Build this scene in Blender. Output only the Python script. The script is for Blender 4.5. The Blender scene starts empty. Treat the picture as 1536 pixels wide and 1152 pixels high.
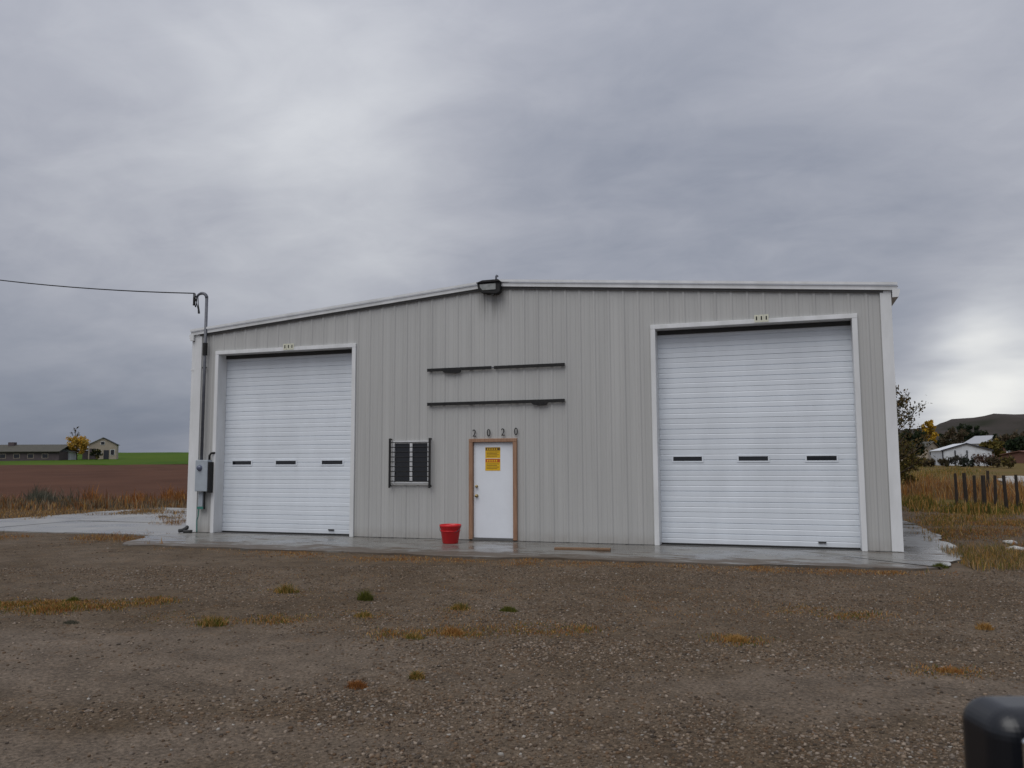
import bpy, bmesh, math, random
import numpy as np
from mathutils import Vector, Matrix, noise as mnoise
random.seed(7); rng = np.random.default_rng(7)
S = bpy.context.scene
C = S.collection

# ------------------------------------------------------------------ camera
FPX, PITCH, ROLL, YAW = 1216.07, 0.0961, -0.0042, -0.3222
CAM = np.array([13.5426, -16.2451, 1.6395])
Fh = np.array([math.sin(YAW), math.cos(YAW), 0.0]); Rh = np.array([math.cos(YAW), -math.sin(YAW), 0.0])
_f = Fh*math.cos(PITCH) + np.array([0, 0, math.sin(PITCH)])
_u0 = np.array([0, 0, math.cos(PITCH)]) - Fh*math.sin(PITCH)
_r = Rh*math.cos(ROLL) + _u0*math.sin(ROLL)
_u = _u0*math.cos(ROLL) - Rh*math.sin(ROLL)
cd = bpy.data.cameras.new('camera'); cam = bpy.data.objects.new('camera', cd); C.objects.link(cam)
M = Matrix(((_r[0], _u[0], -_f[0], CAM[0]), (_r[1], _u[1], -_f[1], CAM[1]), (_r[2], _u[2], -_f[2], CAM[2]), (0, 0, 0, 1)))
cam.matrix_world = M
cd.sensor_width = 36; cd.lens = FPX/1536*36; cd.clip_start = 0.05; cd.clip_end = 9000
cd.dof.use_dof = True; cd.dof.focus_distance = 16.0; cd.dof.aperture_fstop = 5.6
S.camera = cam
S.view_settings.view_transform = 'Standard'; S.view_settings.look = 'None'
S.view_settings.gamma = 1; S.view_settings.exposure = 0.0

def ray(x, y):
    return _f + _r*((x-768)/FPX) + _u*((576-y)/FPX)
def on_ground(x, y, z=0.0):
    d = ray(x, y); t = (z-CAM[2])/d[2]; return CAM + d*t
def at_depth(x, y, D):
    d = ray(x, y); t = D/float(d @ Fh); return CAM + d*t
def on_wall(x, y, yw=0.0):
    d = ray(x, y); t = (yw-CAM[1])/d[1]; p = CAM + d*t; return float(p[0]), float(p[2])
def frame_of(p):                      # lateral and forward distance from the standpoint
    q = np.asarray(p) - CAM; return float(q @ Rh), float(q @ Fh)
def world_of(lat, D, z=0.0):
    p = CAM + Rh*lat + Fh*D; return np.array([p[0], p[1], z])

# ------------------------------------------------------------------ world and sun
SUN_EL, SUN_AZ = math.radians(56), math.radians(195)      # azimuth from +Y towards +X: behind the photographer
w = bpy.data.worlds.new('World'); S.world = w; w.use_nodes = True
nt = w.node_tree; nt.nodes.clear()
class G:
    def __init__(s, t): s.t = t
    def n(s, typ, **k):
        nd = s.t.nodes.new(typ)
        for a, b in k.items(): setattr(nd, a, b)
        return nd
    def _in(s, nd, i, v):
        if v is None: return
        if isinstance(v, (int, float)): nd.inputs[i].default_value = v
        elif isinstance(v, (tuple, list, np.ndarray)): nd.inputs[i].default_value = tuple(float(q) for q in v)
        else: s.t.links.new(v, nd.inputs[i])
    def math(s, op, a, b=None, c=None, clamp=False):
        nd = s.n('ShaderNodeMath', operation=op, use_clamp=clamp)
        s._in(nd, 0, a); s._in(nd, 1, b); s._in(nd, 2, c); return nd.outputs[0]
    def vec(s, op, a, b=None, scale=None):
        nd = s.n('ShaderNodeVectorMath', operation=op); s._in(nd, 0, a); s._in(nd, 1, b)
        if scale is not None: s._in(nd, 3, scale)
        return nd.outputs['Value'] if op in ('DOT_PRODUCT', 'LENGTH') else nd.outputs['Vector']
    def noise(s, v, scale, detail=4, rough=0.5, dist=0.0):
        nd = s.n('ShaderNodeTexNoise'); s._in(nd, 'Vector', v)
        nd.inputs['Scale'].default_value = scale; nd.inputs['Detail'].default_value = detail
        nd.inputs['Roughness'].default_value = rough; nd.inputs['Distortion'].default_value = dist
        return nd.outputs['Fac']
    def ramp(s, f, stops):
        nd = s.n('ShaderNodeValToRGB'); s._in(nd, 0, f); e = nd.color_ramp.elements
        while len(e) < len(stops): e.new(0.5)
        for q, (p, c) in zip(e, stops):
            q.position = p; q.color = (c, c, c, 1) if isinstance(c, (int, float)) else (*c, 1)
        return nd.outputs[0]
    def mix(s, f, a, b):
        nd = s.n('ShaderNodeMix', data_type='RGBA')
        s._in(nd, 0, f)
        for i, v in ((6, a), (7, b)):
            if isinstance(v, tuple) and len(v) == 3: v = (*v, 1)
            s._in(nd, i, v)
        return nd.outputs[2]
    def maprange(s, v, a, b, c=0.0, d=1.0):
        nd = s.n('ShaderNodeMapRange', interpolation_type='SMOOTHSTEP')
        s._in(nd, 0, v); s._in(nd, 1, a); s._in(nd, 2, b); s._in(nd, 3, c); s._in(nd, 4, d); return nd.outputs[0]
    def link(s, a, b): s.t.links.new(a, b)

g = G(nt)
tc = g.n('ShaderNodeTexCoord').outputs['Generated']
dirn = g.vec('NORMALIZE', tc)
sep = g.n('ShaderNodeSeparateXYZ'); g.link(dirn, sep.inputs[0])
z = sep.outputs[2]
zc = g.math('MAXIMUM', z, 0.0)
den = g.math('ADD', zc, 0.24)
inv = g.math('DIVIDE', 1.0, den)
flat = g.vec('SCALE', dirn, scale=inv)                 # clouds lie on a high flat layer
n1 = g.noise(flat, 0.55, 6, 0.52, 0.5)
n2 = g.noise(g.vec('MULTIPLY', flat, (1.0, 1.25, 1.0)), 1.7, 6, 0.52, 0.7)
n3 = g.noise(g.vec('MULTIPLY', flat, (1.0, 1.3, 1.0)), 5.5, 6, 0.6, 0.6)
wob = g.n('ShaderNodeTexNoise'); g.link(flat, wob.inputs['Vector']); wob.inputs['Scale'].default_value = 1.3; wob.inputs['Detail'].default_value = 4
wv = g.vec('SCALE', g.vec('SUBTRACT', wob.outputs['Color'], (0.5, 0.5, 0.5)), scale=0.22)
dw = g.vec('NORMALIZE', g.vec('ADD', dirn, wv))
def lobe(px, py, k, amp):
    d = ray(px, py); d = d/np.linalg.norm(d)
    c = g.math('SUBTRACT', g.vec('DOT_PRODUCT', dw, d), 1.0)
    return g.math('MULTIPLY', g.math('POWER', math.e, g.math('MULTIPLY', c, k)), amp)
rise = g.maprange(z, 0.02, 0.26, 0.35, 1.0)             # low cloud merges into an even grey
val = g.math('ADD', 0.385, g.math('MULTIPLY', g.math('SUBTRACT', n1, 0.5), 0.34))
val = g.math('ADD', val, g.math('MULTIPLY', g.math('SUBTRACT', n2, 0.5), g.math('MULTIPLY', rise, 0.27)))
val = g.math('ADD', val, g.math('MULTIPLY', g.math('SUBTRACT', n3, 0.5), g.math('MULTIPLY', rise, 0.10)))
for a in ((520, 215, 55, 0.20), (30, 440, 110, 0.07), (270, 470, 160, 0.06), (60, 640, 40, -0.19), (1080, 330, 26, -0.09), (1440, 500, 140, -0.10),
          (1500, 585, 420, 0.42), (1420, 640, 300, 0.22), (1510, 410, 400, 0.12), (640, 90, 120, -0.05)):
    val = g.math('ADD', val, lobe(*a))
col = g.ramp(val, [(0.0, (0.11, 0.13, 0.18)), (0.22, (0.21, 0.235, 0.30)), (0.40, (0.39, 0.405, 0.46)), (0.58, (0.60, 0.615, 0.65)), (0.85, (0.92, 0.92, 0.90))])
zen = g.math('ADD', 0.95, g.math('MULTIPLY', g.math('POWER', zc, 1.5), 0.75))
col = g.vec('SCALE', col, scale=zen)
sky = g.n('ShaderNodeTexSky', sky_type='NISHITA'); sky.sun_disc = False
sky.sun_elevation = SUN_EL; sky.sun_rotation = SUN_AZ
b1 = g.n('ShaderNodeBackground'); g.link(sky.outputs[0], b1.inputs[0]); b1.inputs[1].default_value = 0.06
b2 = g.n('ShaderNodeBackground'); g.link(col, b2.inputs[0]); b2.inputs[1].default_value = 1.0
ms = g.n('ShaderNodeMixShader'); ms.inputs[0].default_value = 0.93
g.link(b1.outputs[0], ms.inputs[1]); g.link(b2.outputs[0], ms.inputs[2])
wo = g.n('ShaderNodeOutputWorld'); g.link(ms.outputs[0], wo.inputs[0])

sl = bpy.data.lights.new('sun', 'SUN'); sl.energy = 1.5; sl.angle = math.radians(50); sl.color = (1.0, 0.975, 0.94)
so = bpy.data.objects.new('sun', sl); C.objects.link(so); so.location = (10, -30, 40)
sd = Vector((math.sin(SUN_AZ)*math.cos(SUN_EL), math.cos(SUN_AZ)*math.cos(SUN_EL), math.sin(SUN_EL)))
so.rotation_euler = sd.to_track_quat('Z', 'Y').to_euler()

# ------------------------------------------------------------------ materials
MATS = {}
SOIL = ('gravel_dirt', 'plowed_soil', 'green_crop', 'pasture_grass', 'hill_scrub', 'bark', 'pale_gravel')
def mat(name, c1, c2=None, scale=6.0, rough=0.6, rough2=None, metal=0.0, bump=0.0, bscale=None, stretch=(1, 1, 1), detail=5, spec=0.5, coord='Object', lo=0.35, hi=0.65, var=0.0):
    m = bpy.data.materials.new(name); m.use_nodes = True; t = m.node_tree; t.nodes.clear(); q = G(t)
    bs = q.n('ShaderNodeBsdfPrincipled'); ou = q.n('ShaderNodeOutputMaterial'); q.link(bs.outputs[0], ou.inputs[0])
    tcn = q.n('ShaderNodeTexCoord').outputs[coord] if coord != 'Position' else q.n('ShaderNodeNewGeometry').outputs['Position']
    v = q.vec('MULTIPLY', tcn, stretch)
    bs.inputs['Metallic'].default_value = metal; bs.inputs['Roughness'].default_value = rough; bs.inputs['Specular IOR Level'].default_value = 0.08 if name in SOIL else spec
    f = q.ramp(q.noise(v, scale, detail, 0.6), [(lo, 0.0), (hi, 1.0)])
    colo = q.mix(f, tuple(c1), tuple(c2 if c2 else c1))
    if var:
        oi = q.n('ShaderNodeObjectInfo').outputs['Random']
        colo = q.vec('SCALE', colo, scale=q.math('ADD', 1.0-var/2, q.math('MULTIPLY', oi, var)))
    q.link(colo, bs.inputs['Base Color'])
    if rough2 is not None: q.link(q.math('ADD', rough, q.math('MULTIPLY', f, rough2-rough)), bs.inputs['Roughness'])
    if bump:
        bn = q.n('ShaderNodeBump'); bn.inputs['Strength'].default_value = bump; bn.inputs['Distance'].default_value = 0.02
        q.link(q.noise(v, bscale or scale*4, 5, 0.6), bn.inputs['Height']); q.link(bn.outputs[0], bs.inputs['Normal'])
    MATS[name] = m; return m
def attr_mat(name, rough=0.7, mult=1.0, spec=0.4, trans=0.0):
    m = bpy.data.materials.new(name); m.use_nodes = True; t = m.node_tree; t.nodes.clear(); q = G(t)
    bs = q.n('ShaderNodeBsdfPrincipled'); ou = q.n('ShaderNodeOutputMaterial')
    a = q.n('ShaderNodeAttribute', attribute_name='col').outputs['Color']
    q.link(a, bs.inputs['Base Color']); bs.inputs['Roughness'].default_value = rough; bs.inputs['Specular IOR Level'].default_value = spec
    if trans:
        tr = q.n('ShaderNodeBsdfTranslucent'); q.link(a, tr.inputs[0]); mx = q.n('ShaderNodeMixShader'); mx.inputs[0].default_value = trans
        q.link(bs.outputs[0], mx.inputs[1]); q.link(tr.outputs[0], mx.inputs[2]); q.link(mx.outputs[0], ou.inputs[0])
    else: q.link(bs.outputs[0], ou.inputs[0])
    MATS[name] = m; return m

# ------------------------------------------------------------------ mesh helpers
class MB:
    def __init__(s): s.v = []; s.f = []
    def quad(s, *p):
        i = len(s.v); s.v += [tuple(float(c) for c in q) for q in p]; s.f.append(tuple(range(i, i+len(p)))); return s
    def box(s, x0, x1, y0, y1, z0, z1):
        i = len(s.v); s.v += [(x0, y0, z0), (x1, y0, z0), (x1, y1, z0), (x0, y1, z0), (x0, y0, z1), (x1, y0, z1), (x1, y1, z1), (x0, y1, z1)]
        s.f += [(i, i+3, i+2, i+1), (i+4, i+5, i+6, i+7), (i, i+1, i+5, i+4), (i+1, i+2, i+6, i+5), (i+2, i+3, i+7, i+6), (i+3, i, i+4, i+7)]; return s
    def beam(s, a, b, hw, hh, up=(0, 0, 1)):
        a = Vector(a); b = Vector(b); d = (b-a).normalized(); sx = d.cross(Vector(up)).normalized(); uz = sx.cross(d)
        i = len(s.v)
        for p in (a, b):
            for (m_, n_) in ((-1, -1), (1, -1), (1, 1), (-1, 1)): s.v.append(tuple(p+sx*hw*m_+uz*hh*n_))
        s.f += [(i, i+1, i+2, i+3), (i+7, i+6, i+5, i+4), (i, i+4, i+5, i+1), (i+1, i+5, i+6, i+2), (i+2, i+6, i+7, i+3), (i+3, i+7, i+4, i)]; return s
    def tube(s, path, r, seg=8, cap=True):
        P = [Vector(p) for p in path]; rr = r if isinstance(r, (list, tuple)) else [r]*len(P); i0 = len(s.v); prev = None
        for k, p in enumerate(P):
            d = (P[min(k+1, len(P)-1)]-P[max(k-1, 0)]).normalized()
            if prev is None: sx = d.orthogonal().normalized()
            else: sx = (prev - d*prev.dot(d)); sx = sx.normalized() if sx.length > 1e-6 else d.orthogonal().normalized()
            prev = sx; sy = d.cross(sx)
            for j in range(seg):
                a = 2*math.pi*j/seg; s.v.append(tuple(p+sx*math.cos(a)*rr[k]+sy*math.sin(a)*rr[k]))
        for k in range(len(P)-1):
            for j in range(seg):
                a = i0+k*seg+j; b = i0+k*seg+(j+1) % seg; s.f.append((a, b, b+seg, a+seg))
        if cap:
            s.f.append(tuple(i0+j for j in reversed(range(seg)))); s.f.append(tuple(i0+(len(P)-1)*seg+j for j in range(seg)))
        return s
    def lathe(s, prof, c, seg=24, axis='z'):
        i0 = len(s.v)
        for (r, h) in prof:
            for j in range(seg):
                a = 2*math.pi*j/seg; x, y = r*math.cos(a), r*math.sin(a)
                s.v.append((c[0]+x, c[1]+y, c[2]+h) if axis == 'z' else (c[0]+x, c[1]+h, c[2]+y))
        for k in range(len(prof)-1):
            for j in range(seg):
                a = i0+k*seg+j; b = i0+k*seg+(j+1) % seg; s.f.append((a, b, b+seg, a+seg))
        return s
    def prism(s, poly, axis, a, b):          # poly in the two other axes, order (x,z) for axis y, (y,z) for x, (x,y) for z
        i = len(s.v); n = len(poly)
        for h in (a, b):
            for (p, q) in poly: s.v.append({'y': (p, h, q), 'x': (h, p, q), 'z': (p, q, h)}[axis])
        s.f.append(tuple(range(i, i+n))); s.f.append(tuple(reversed(range(i+n, i+2*n))))
        for k in range(n): s.f.append((i+k, i+n+k, i+n+(k+1) % n, i+(k+1) % n))
        return s
    def build(s, name, m, parent=None, smooth=False, bevel=0, seg=2, local=False, recalc=True):
        off = Vector((0, 0, 0))
        if parent is not None and not local:
            r_ = parent
            while r_ is not None: off += r_.location; r_ = r_.parent
        me = bpy.data.meshes.new(name)
        me.from_pydata([tuple(Vector(p)-off) for p in s.v], [], s.f)
        if bevel or recalc:
            bm = bmesh.new(); bm.from_mesh(me)
            if recalc: bmesh.ops.recalc_face_normals(bm, faces=bm.faces)
            if bevel: bmesh.ops.bevel(bm, geom=list(bm.edges), offset=bevel, segments=seg, affect='EDGES', profile=0.5, clamp_overlap=True)
            bm.to_mesh(me); bm.free()
        me.materials.append(MATS[m] if isinstance(m, str) else m)
        if smooth: me.polygons.foreach_set('use_smooth', [True]*len(me.polygons))
        o = bpy.data.objects.new(name, me); C.objects.link(o); o.parent = parent
        return o
def np_mesh(name, V, Fq, m, colr=None, parent=None, smooth=False):
    """V (n,3), Fq (k,3 or 4) numpy -> object"""
    V = np.asarray(V, dtype=np.float32); Fq = np.asarray(Fq, dtype=np.int32)
    me = bpy.data.meshes.new(name); k = Fq.shape[1]
    me.vertices.add(len(V)); me.vertices.foreach_set('co', V.ravel())
    me.loops.add(Fq.size); me.loops.foreach_set('vertex_index', Fq.ravel())
    me.polygons.add(len(Fq)); me.polygons.foreach_set('loop_start', np.arange(0, Fq.size, k, dtype=np.int32))
    me.polygons.foreach_set('loop_total', np.full(len(Fq), k, dtype=np.int32))
    if colr is not None:
        at = me.attributes.new('col', 'FLOAT_COLOR', 'POINT')
        c4 = np.ones((len(V), 4), dtype=np.float32); c4[:, :3] = colr; at.data.foreach_set('color', c4.ravel())
    me.update(calc_edges=True); me.validate()
    if smooth: me.polygons.foreach_set('use_smooth', [True]*len(me.polygons))
    me.materials.append(MATS[m] if isinstance(m, str) else m)
    o = bpy.data.objects.new(name, me); C.objects.link(o); o.parent = parent; return o
def empty(name, loc, rz=0.0):
    o = bpy.data.objects.new(name, None); C.objects.link(o); o.location = tuple(float(c) for c in loc); o.rotation_euler = (0, 0, rz); o.empty_display_size = 0.2; return o
def tag(o, label=None, cat=None, group=None, kind=None):
    if label: o['label'] = label
    if cat: o['category'] = cat
    if group: o['group'] = group
    if kind: o['kind'] = kind
    return o

mat('gravel_dirt', (0.088, 0.064, 0.042), (0.124, 0.094, 0.066), 0.55, 0.85, 0.7, bump=1.0, bscale=38, coord='Position', detail=8)
mat('plowed_soil', (0.068, 0.031, 0.019), (0.098, 0.046, 0.028), 0.12, 0.95, bump=0.8, bscale=3, coord='Position', stretch=(1, 1, 1), detail=8)
mat('green_crop', (0.034, 0.078, 0.003), (0.066, 0.108, 0.006), 0.035, 0.9, bump=0.4, bscale=2, coord='Position', detail=7)
mat('pasture_grass', (0.095, 0.078, 0.020), (0.135, 0.085, 0.036), 0.22, 0.95, bump=0.8, bscale=4, coord='Position', detail=8)
mat('hill_scrub', (0.020, 0.022, 0.013), (0.056, 0.046, 0.042), 0.006, 0.95, bump=0.0, coord='Position', detail=9)
mat('wet_concrete', (0.085, 0.078, 0.068), (0.21, 0.205, 0.19), 0.9, 0.08, 0.40, bump=0.10, bscale=9, coord='Position', detail=7, lo=0.38, hi=0.62)
mat('pad_concrete', (0.15, 0.148, 0.142), (0.28, 0.275, 0.262), 0.7, 0.16, 0.5, bump=0.15, bscale=8, coord='Position', detail=7)
mat('white_trim', (0.72, 0.73, 0.74), (0.60, 0.61, 0.61), 3, 0.42, coord='Position', stretch=(1, 1, 0.25))
mat('white_door', (0.70, 0.745, 0.795), (0.64, 0.68, 0.725), 1.3, 0.40, coord='Position', stretch=(1.5, 1, 0.5), detail=7, var=0.05)
mat('white_roof', (0.70, 0.71, 0.72), (0.62, 0.63, 0.63), 2, 0.45, coord='Position')
mat('dark_soffit', (0.10, 0.10, 0.10), None, 4, 0.8)
mat('black_steel', (0.010, 0.010, 0.011), (0.020, 0.019, 0.018), 14, 0.6, spec=0.3)
mat('dark_glass', (0.010, 0.012, 0.016), None, 3, 0.06)
mat('raw_wood', (0.25, 0.135, 0.080), (0.34, 0.200, 0.125), 5, 0.7, stretch=(6, 6, 0.5), bump=0.3, coord='Position')
mat('door_paint', (0.74, 0.775, 0.82), (0.69, 0.72, 0.765), 2, 0.45, coord='Position')
mat('brass', (0.40, 0.30, 0.14), None, 3, 0.35, metal=1)
mat('dark_rubber', (0.03, 0.03, 0.03), None, 6, 0.7)
mat('red_plastic', (0.60, 0.012, 0.016), (0.50, 0.010, 0.014), 4, 0.38)
mat('yellow_print', (0.72, 0.44, 0.006), (0.66, 0.38, 0.005), 20, 0.6)
mat('red_print', (0.50, 0.10, 0.01), (0.42, 0.07, 0.01), 20, 0.6)
mat('brown_print', (0.11, 0.06, 0.012), None, 20, 0.6)
mat('cream_plate', (0.62, 0.62, 0.50), None, 20, 0.6)
mat('grey_box', (0.36, 0.40, 0.44), (0.31, 0.345, 0.38), 7, 0.45)
mat('conduit_steel', (0.075, 0.080, 0.10), (0.11, 0.115, 0.13), 10, 0.5)
mat('meter_dial', (0.10, 0.115, 0.17), None, 10, 0.15)
mat('green_plastic', (0.035, 0.17, 0.14), None, 10, 0.5)
mat('lamp_lens', (0.30, 0.31, 0.30), (0.20, 0.21, 0.20), 9, 0.12)
mat('old_plank', (0.15, 0.085, 0.045), (0.23, 0.14, 0.08), 6, 0.7, stretch=(0.6, 8, 8), coord='Position', bump=0.3)
mat('post_wood', (0.012, 0.010, 0.008), (0.036, 0.024, 0.016), 6, 0.85, stretch=(6, 6, 0.8), coord='Position', bump=0.5)
mat('bark', (0.07, 0.055, 0.042), (0.11, 0.09, 0.07), 8, 0.9, bump=0.5)
mat('house_wall', (0.40, 0.34, 0.27), (0.34, 0.29, 0.23), 1, 0.8)
mat('house_dark', (0.085, 0.065, 0.07), (0.065, 0.05, 0.055), 1, 0.8)
mat('roof_olive', (0.055, 0.053, 0.042), (0.075, 0.07, 0.055), 1.5, 0.85)
mat('roof_dark', (0.03, 0.032, 0.042), None, 1, 0.8)
mat('roof_pale', (0.36, 0.37, 0.39), None, 1, 0.6)
mat('brick_red', (0.14, 0.065, 0.045), (0.11, 0.055, 0.04), 3, 0.85)
mat('shed_white', (0.60, 0.63, 0.66), (0.50, 0.52, 0.55), 1.5, 0.55, stretch=(1, 1, 0.3))
mat('shed_roof', (0.66, 0.68, 0.70), (0.56, 0.58, 0.60), 1.0, 0.5)
mat('pale_gravel', (0.34, 0.33, 0.31), (0.42, 0.41, 0.39), 0.6, 0.9, coord='Position')
mat('truck_paint', (0.006, 0.007, 0.010), None, 3, 0.30)
mat('mirror_glass', (0.75, 0.78, 0.80), None, 3, 0.02, metal=1)
mat('chrome', (0.55, 0.56, 0.57), None, 3, 0.15, metal=1)
mat('amber_glass', (0.45, 0.15, 0.02), None, 3, 0.15)
mat('pale_stone', (0.55, 0.55, 0.53), (0.42, 0.42, 0.40), 8, 0.7)
attr_mat('stone_mix', 0.75, spec=0.12); attr_mat('blade_mix', 0.8, trans=0.25, spec=0.08); attr_mat('leaf_mix', 0.75, trans=0.25, spec=0.1)
# packed paler tyre tracks through the yard (where few stones lie)
TRACKS = [(-4.8, 7.2, 4.6, 1.35), (2.6, 6.0, 1.9, 0.6), (-2.6, 5.0, 1.8, 0.45)]
def yard():
    m = MATS['gravel_dirt']; q = G(m.node_tree); bs = [n for n in m.node_tree.nodes if n.type == 'BSDF_PRINCIPLED'][0]
    src = bs.inputs['Base Color'].links[0].from_socket; pos = q.n('ShaderNodeNewGeometry').outputs['Position']
    wn_ = q.n('ShaderNodeTexNoise'); q.link(pos, wn_.inputs['Vector']); wn_.inputs['Scale'].default_value = 0.9; wn_.inputs['Detail'].default_value = 5
    pw = q.vec('ADD', q.vec('SUBTRACT', pos, tuple(CAM)), q.vec('SCALE', q.vec('SUBTRACT', wn_.outputs['Color'], (0.5, 0.5, 0.5)), scale=1.6))
    la = q.vec('DOT_PRODUCT', pw, tuple(Rh)); de = q.vec('DOT_PRODUCT', pw, tuple(Fh)); tot = None
    for (l0, d0, rl, rd) in TRACKS:
        a = q.math('DIVIDE', q.math('SUBTRACT', la, l0), rl); b = q.math('DIVIDE', q.math('SUBTRACT', de, d0), rd)
        e = q.maprange(q.math('ADD', q.math('MULTIPLY', a, a), q.math('MULTIPLY', b, b)), 0.15, 1.7, 1, 0)
        tot = e if tot is None else q.math('MAXIMUM', tot, e)
    c = q.mix(q.math('MULTIPLY', tot, 0.62), src, (0.152, 0.121, 0.094))
    fine = q.ramp(q.noise(pos, 34, 6, 0.75), [(0.32, 0.42), (0.5, 1.0), (0.70, 1.75)])
    mid_ = q.ramp(q.noise(pos, 2.6, 6, 0.65), [(0.3, 0.72), (0.7, 1.25)])
    c = q.vec('MULTIPLY', q.vec('MULTIPLY', c, fine), mid_)
    lit = q.ramp(q.noise(pos, 5.0, 7, 0.7, 0.6), [(0.56, 0.0), (0.68, 1.0)])       # matted straw and leaf litter
    far_ = q.maprange(de, 6.0, 10.0, 0.12, 0.55)
    c = q.mix(q.math('MULTIPLY', lit, far_), c, (0.150, 0.078, 0.030))
    q.link(c, bs.inputs['Base Color'])
yard()
# grey siding: streaks, and a dark wash under the lamp
def siding():
    m = mat('siding', (0.392, 0.392, 0.380), (0.446, 0.446, 0.432), 2.0, 0.45, coord='Position', stretch=(2.2, 1, 0.10), detail=6, var=0.06)
    q = G(m.node_tree); bs = [n for n in m.node_tree.nodes if n.type == 'BSDF_PRINCIPLED'][0]
    src = bs.inputs['Base Color'].links[0].from_socket
    pos = q.n('ShaderNodeNewGeometry').outputs['Position']; sp = q.n('ShaderNodeSeparateXYZ'); q.link(pos, sp.inputs[0])
    xl, zl = on_wall(736, 440)
    dx = q.math('ABSOLUTE', q.math('SUBTRACT', sp.outputs[0], xl+0.03))
    mk = q.math('MULTIPLY', q.maprange(dx, 0.12, 0.42, 1, 0), q.maprange(sp.outputs[2], zl-0.75, zl-0.05, 0, 1))
    mk = q.math('MULTIPLY', mk, q.ramp(q.noise(q.vec('MULTIPLY', pos, (16, 1, 0.9)), 1.0, 3), [(0.36, 0.0), (0.62, 1.0)]))
    mud = q.math('MULTIPLY', q.maprange(sp.outputs[2], 0.0, 0.30, 1, 0), q.noise(pos, 6, 5))
    c = q.mix(q.math('MULTIPLY', mk, 0.62), src, (0.075, 0.07, 0.055)); c = q.mix(q.math('MULTIPLY', mud, 0.55), c, (0.20, 0.165, 0.13))
    q.link(c, bs.inputs['Base Color'])
siding()
def apron_dirt():
    m = MATS['wet_concrete']; q = G(m.node_tree); bs = [n for n in m.node_tree.nodes if n.type == 'BSDF_PRINCIPLED'][0]
    src = bs.inputs['Base Color'].links[0].from_socket; rs = bs.inputs['Roughness'].links[0].from_socket
    pos = q.n('ShaderNodeNewGeometry').outputs['Position']; sp = q.n('ShaderNodeSeparateXYZ'); q.link(pos, sp.inputs[0])
    edge = q.maprange(sp.outputs[1], -2.9, -1.2, 0.22, 0.0)             # mud carried in from the yard side
    mk = q.ramp(q.math('ADD', q.noise(q.vec('MULTIPLY', pos, (0.8, 2.0, 1)), 1.7, 7, 0.68), edge), [(0.54, 0.0), (0.66, 1.0)])
    q.link(q.mix(q.math('MULTIPLY', mk, 0.75), src, (0.085, 0.058, 0.036)), bs.inputs['Base Color'])
    q.link(q.math('ADD', rs, q.math('MULTIPLY', mk, 0.35)), bs.inputs['Roughness'])
apron_dirt()

# ------------------------------------------------------------------ terrain
W, HE, HR, DEPTH = 15.4842, 4.80, 5.44, 20.0
def terrain(lat, D):
    lat = np.asarray(lat, float); D = np.asarray(D, float)
    h = np.clip(D-34, 0, 116)*0.013
    left = 1/(1+np.exp((lat+20)/15.0))
    h = h + np.clip(D-150, 0, 230)*(0.0065+0.0170*left) - np.clip(D-380, 0, 1e9)*0.002
    x = CAM[0]+Rh[0]*lat+Fh[0]*D; y = CAM[1]+Rh[1]*lat+Fh[1]*D
    n = 0.5*np.sin(x*1.7+1.3*np.sin(y*0.9))+0.5*np.sin(y*2.3+np.cos(x*1.1)*1.4)+0.35*np.sin(x*4.1+y*3.7)
    amp = np.where(D < 30, 0.010, 0.03+np.clip(D-30, 0, 300)*0.0006)
    return h - 0.035 + n*amp
def gz(p):
    l, d = frame_of(p); return float(terrain(l, d))
def grow(start, step, fac, end):
    o = [start]
    while o[-1] < end: o.append(o[-1]+step); step *= fac
    return o
Drows = [-10, -6, -3, 0, 1.5, 2.5] + grow(3.4, 0.13, 1.0, 13.5) + grow(13.7, 0.25, 1.02, 30.6) + [31.0] + grow(31.8, 0.9, 1.045, 148) + [150.0] + grow(153, 5, 1.09, 3200)
lats = grow(0.0, 0.16, 1.018, 16) ; lats = lats + grow(lats[-1]+0.5, 0.6, 1.08, 3000)
lats = [-l for l in reversed(lats[1:])] + lats
L, Dd = np.meshgrid(np.array(lats), np.array(Drows))
Z = terrain(L, Dd)
P = np.stack([CAM[0]+Rh[0]*L+Fh[0]*Dd, CAM[1]+Rh[1]*L+Fh[1]*Dd, Z], -1)
nr, nc = L.shape
def sheet(name, rmask, cmask, m):
    r = np.where(rmask)[0]; c = np.where(cmask)[0]
    r0, r1, c0, c1 = r[0], r[-1]+1, c[0], c[-1]+1
    sub = P[r0:r1+1, c0:c1+1].reshape(-1, 3); k = c1-c0+1
    a = (np.arange(r1-r0)[:, None]*k + np.arange(c1-c0)[None, :]).ravel()
    Fq = np.stack([a, a+1, a+k+1, a+k], -1)
    return tag(np_mesh(name, sub, Fq, m, smooth=True), kind='structure')
rows = np.array(Drows[:-1]); cols = np.array(lats[:-1]); SPL = cols[np.argmin(abs(cols+1.0))]
sheet('ground', rows < 31, cols > -1e9, 'gravel_dirt')
sheet('plowed_field', (rows >= 31) & (rows < 150), cols < SPL, 'plowed_soil')
sheet('green_field', rows >= 150, cols < SPL, 'green_crop')
sheet('pasture', rows >= 31, cols >= SPL, 'pasture_grass')

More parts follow.
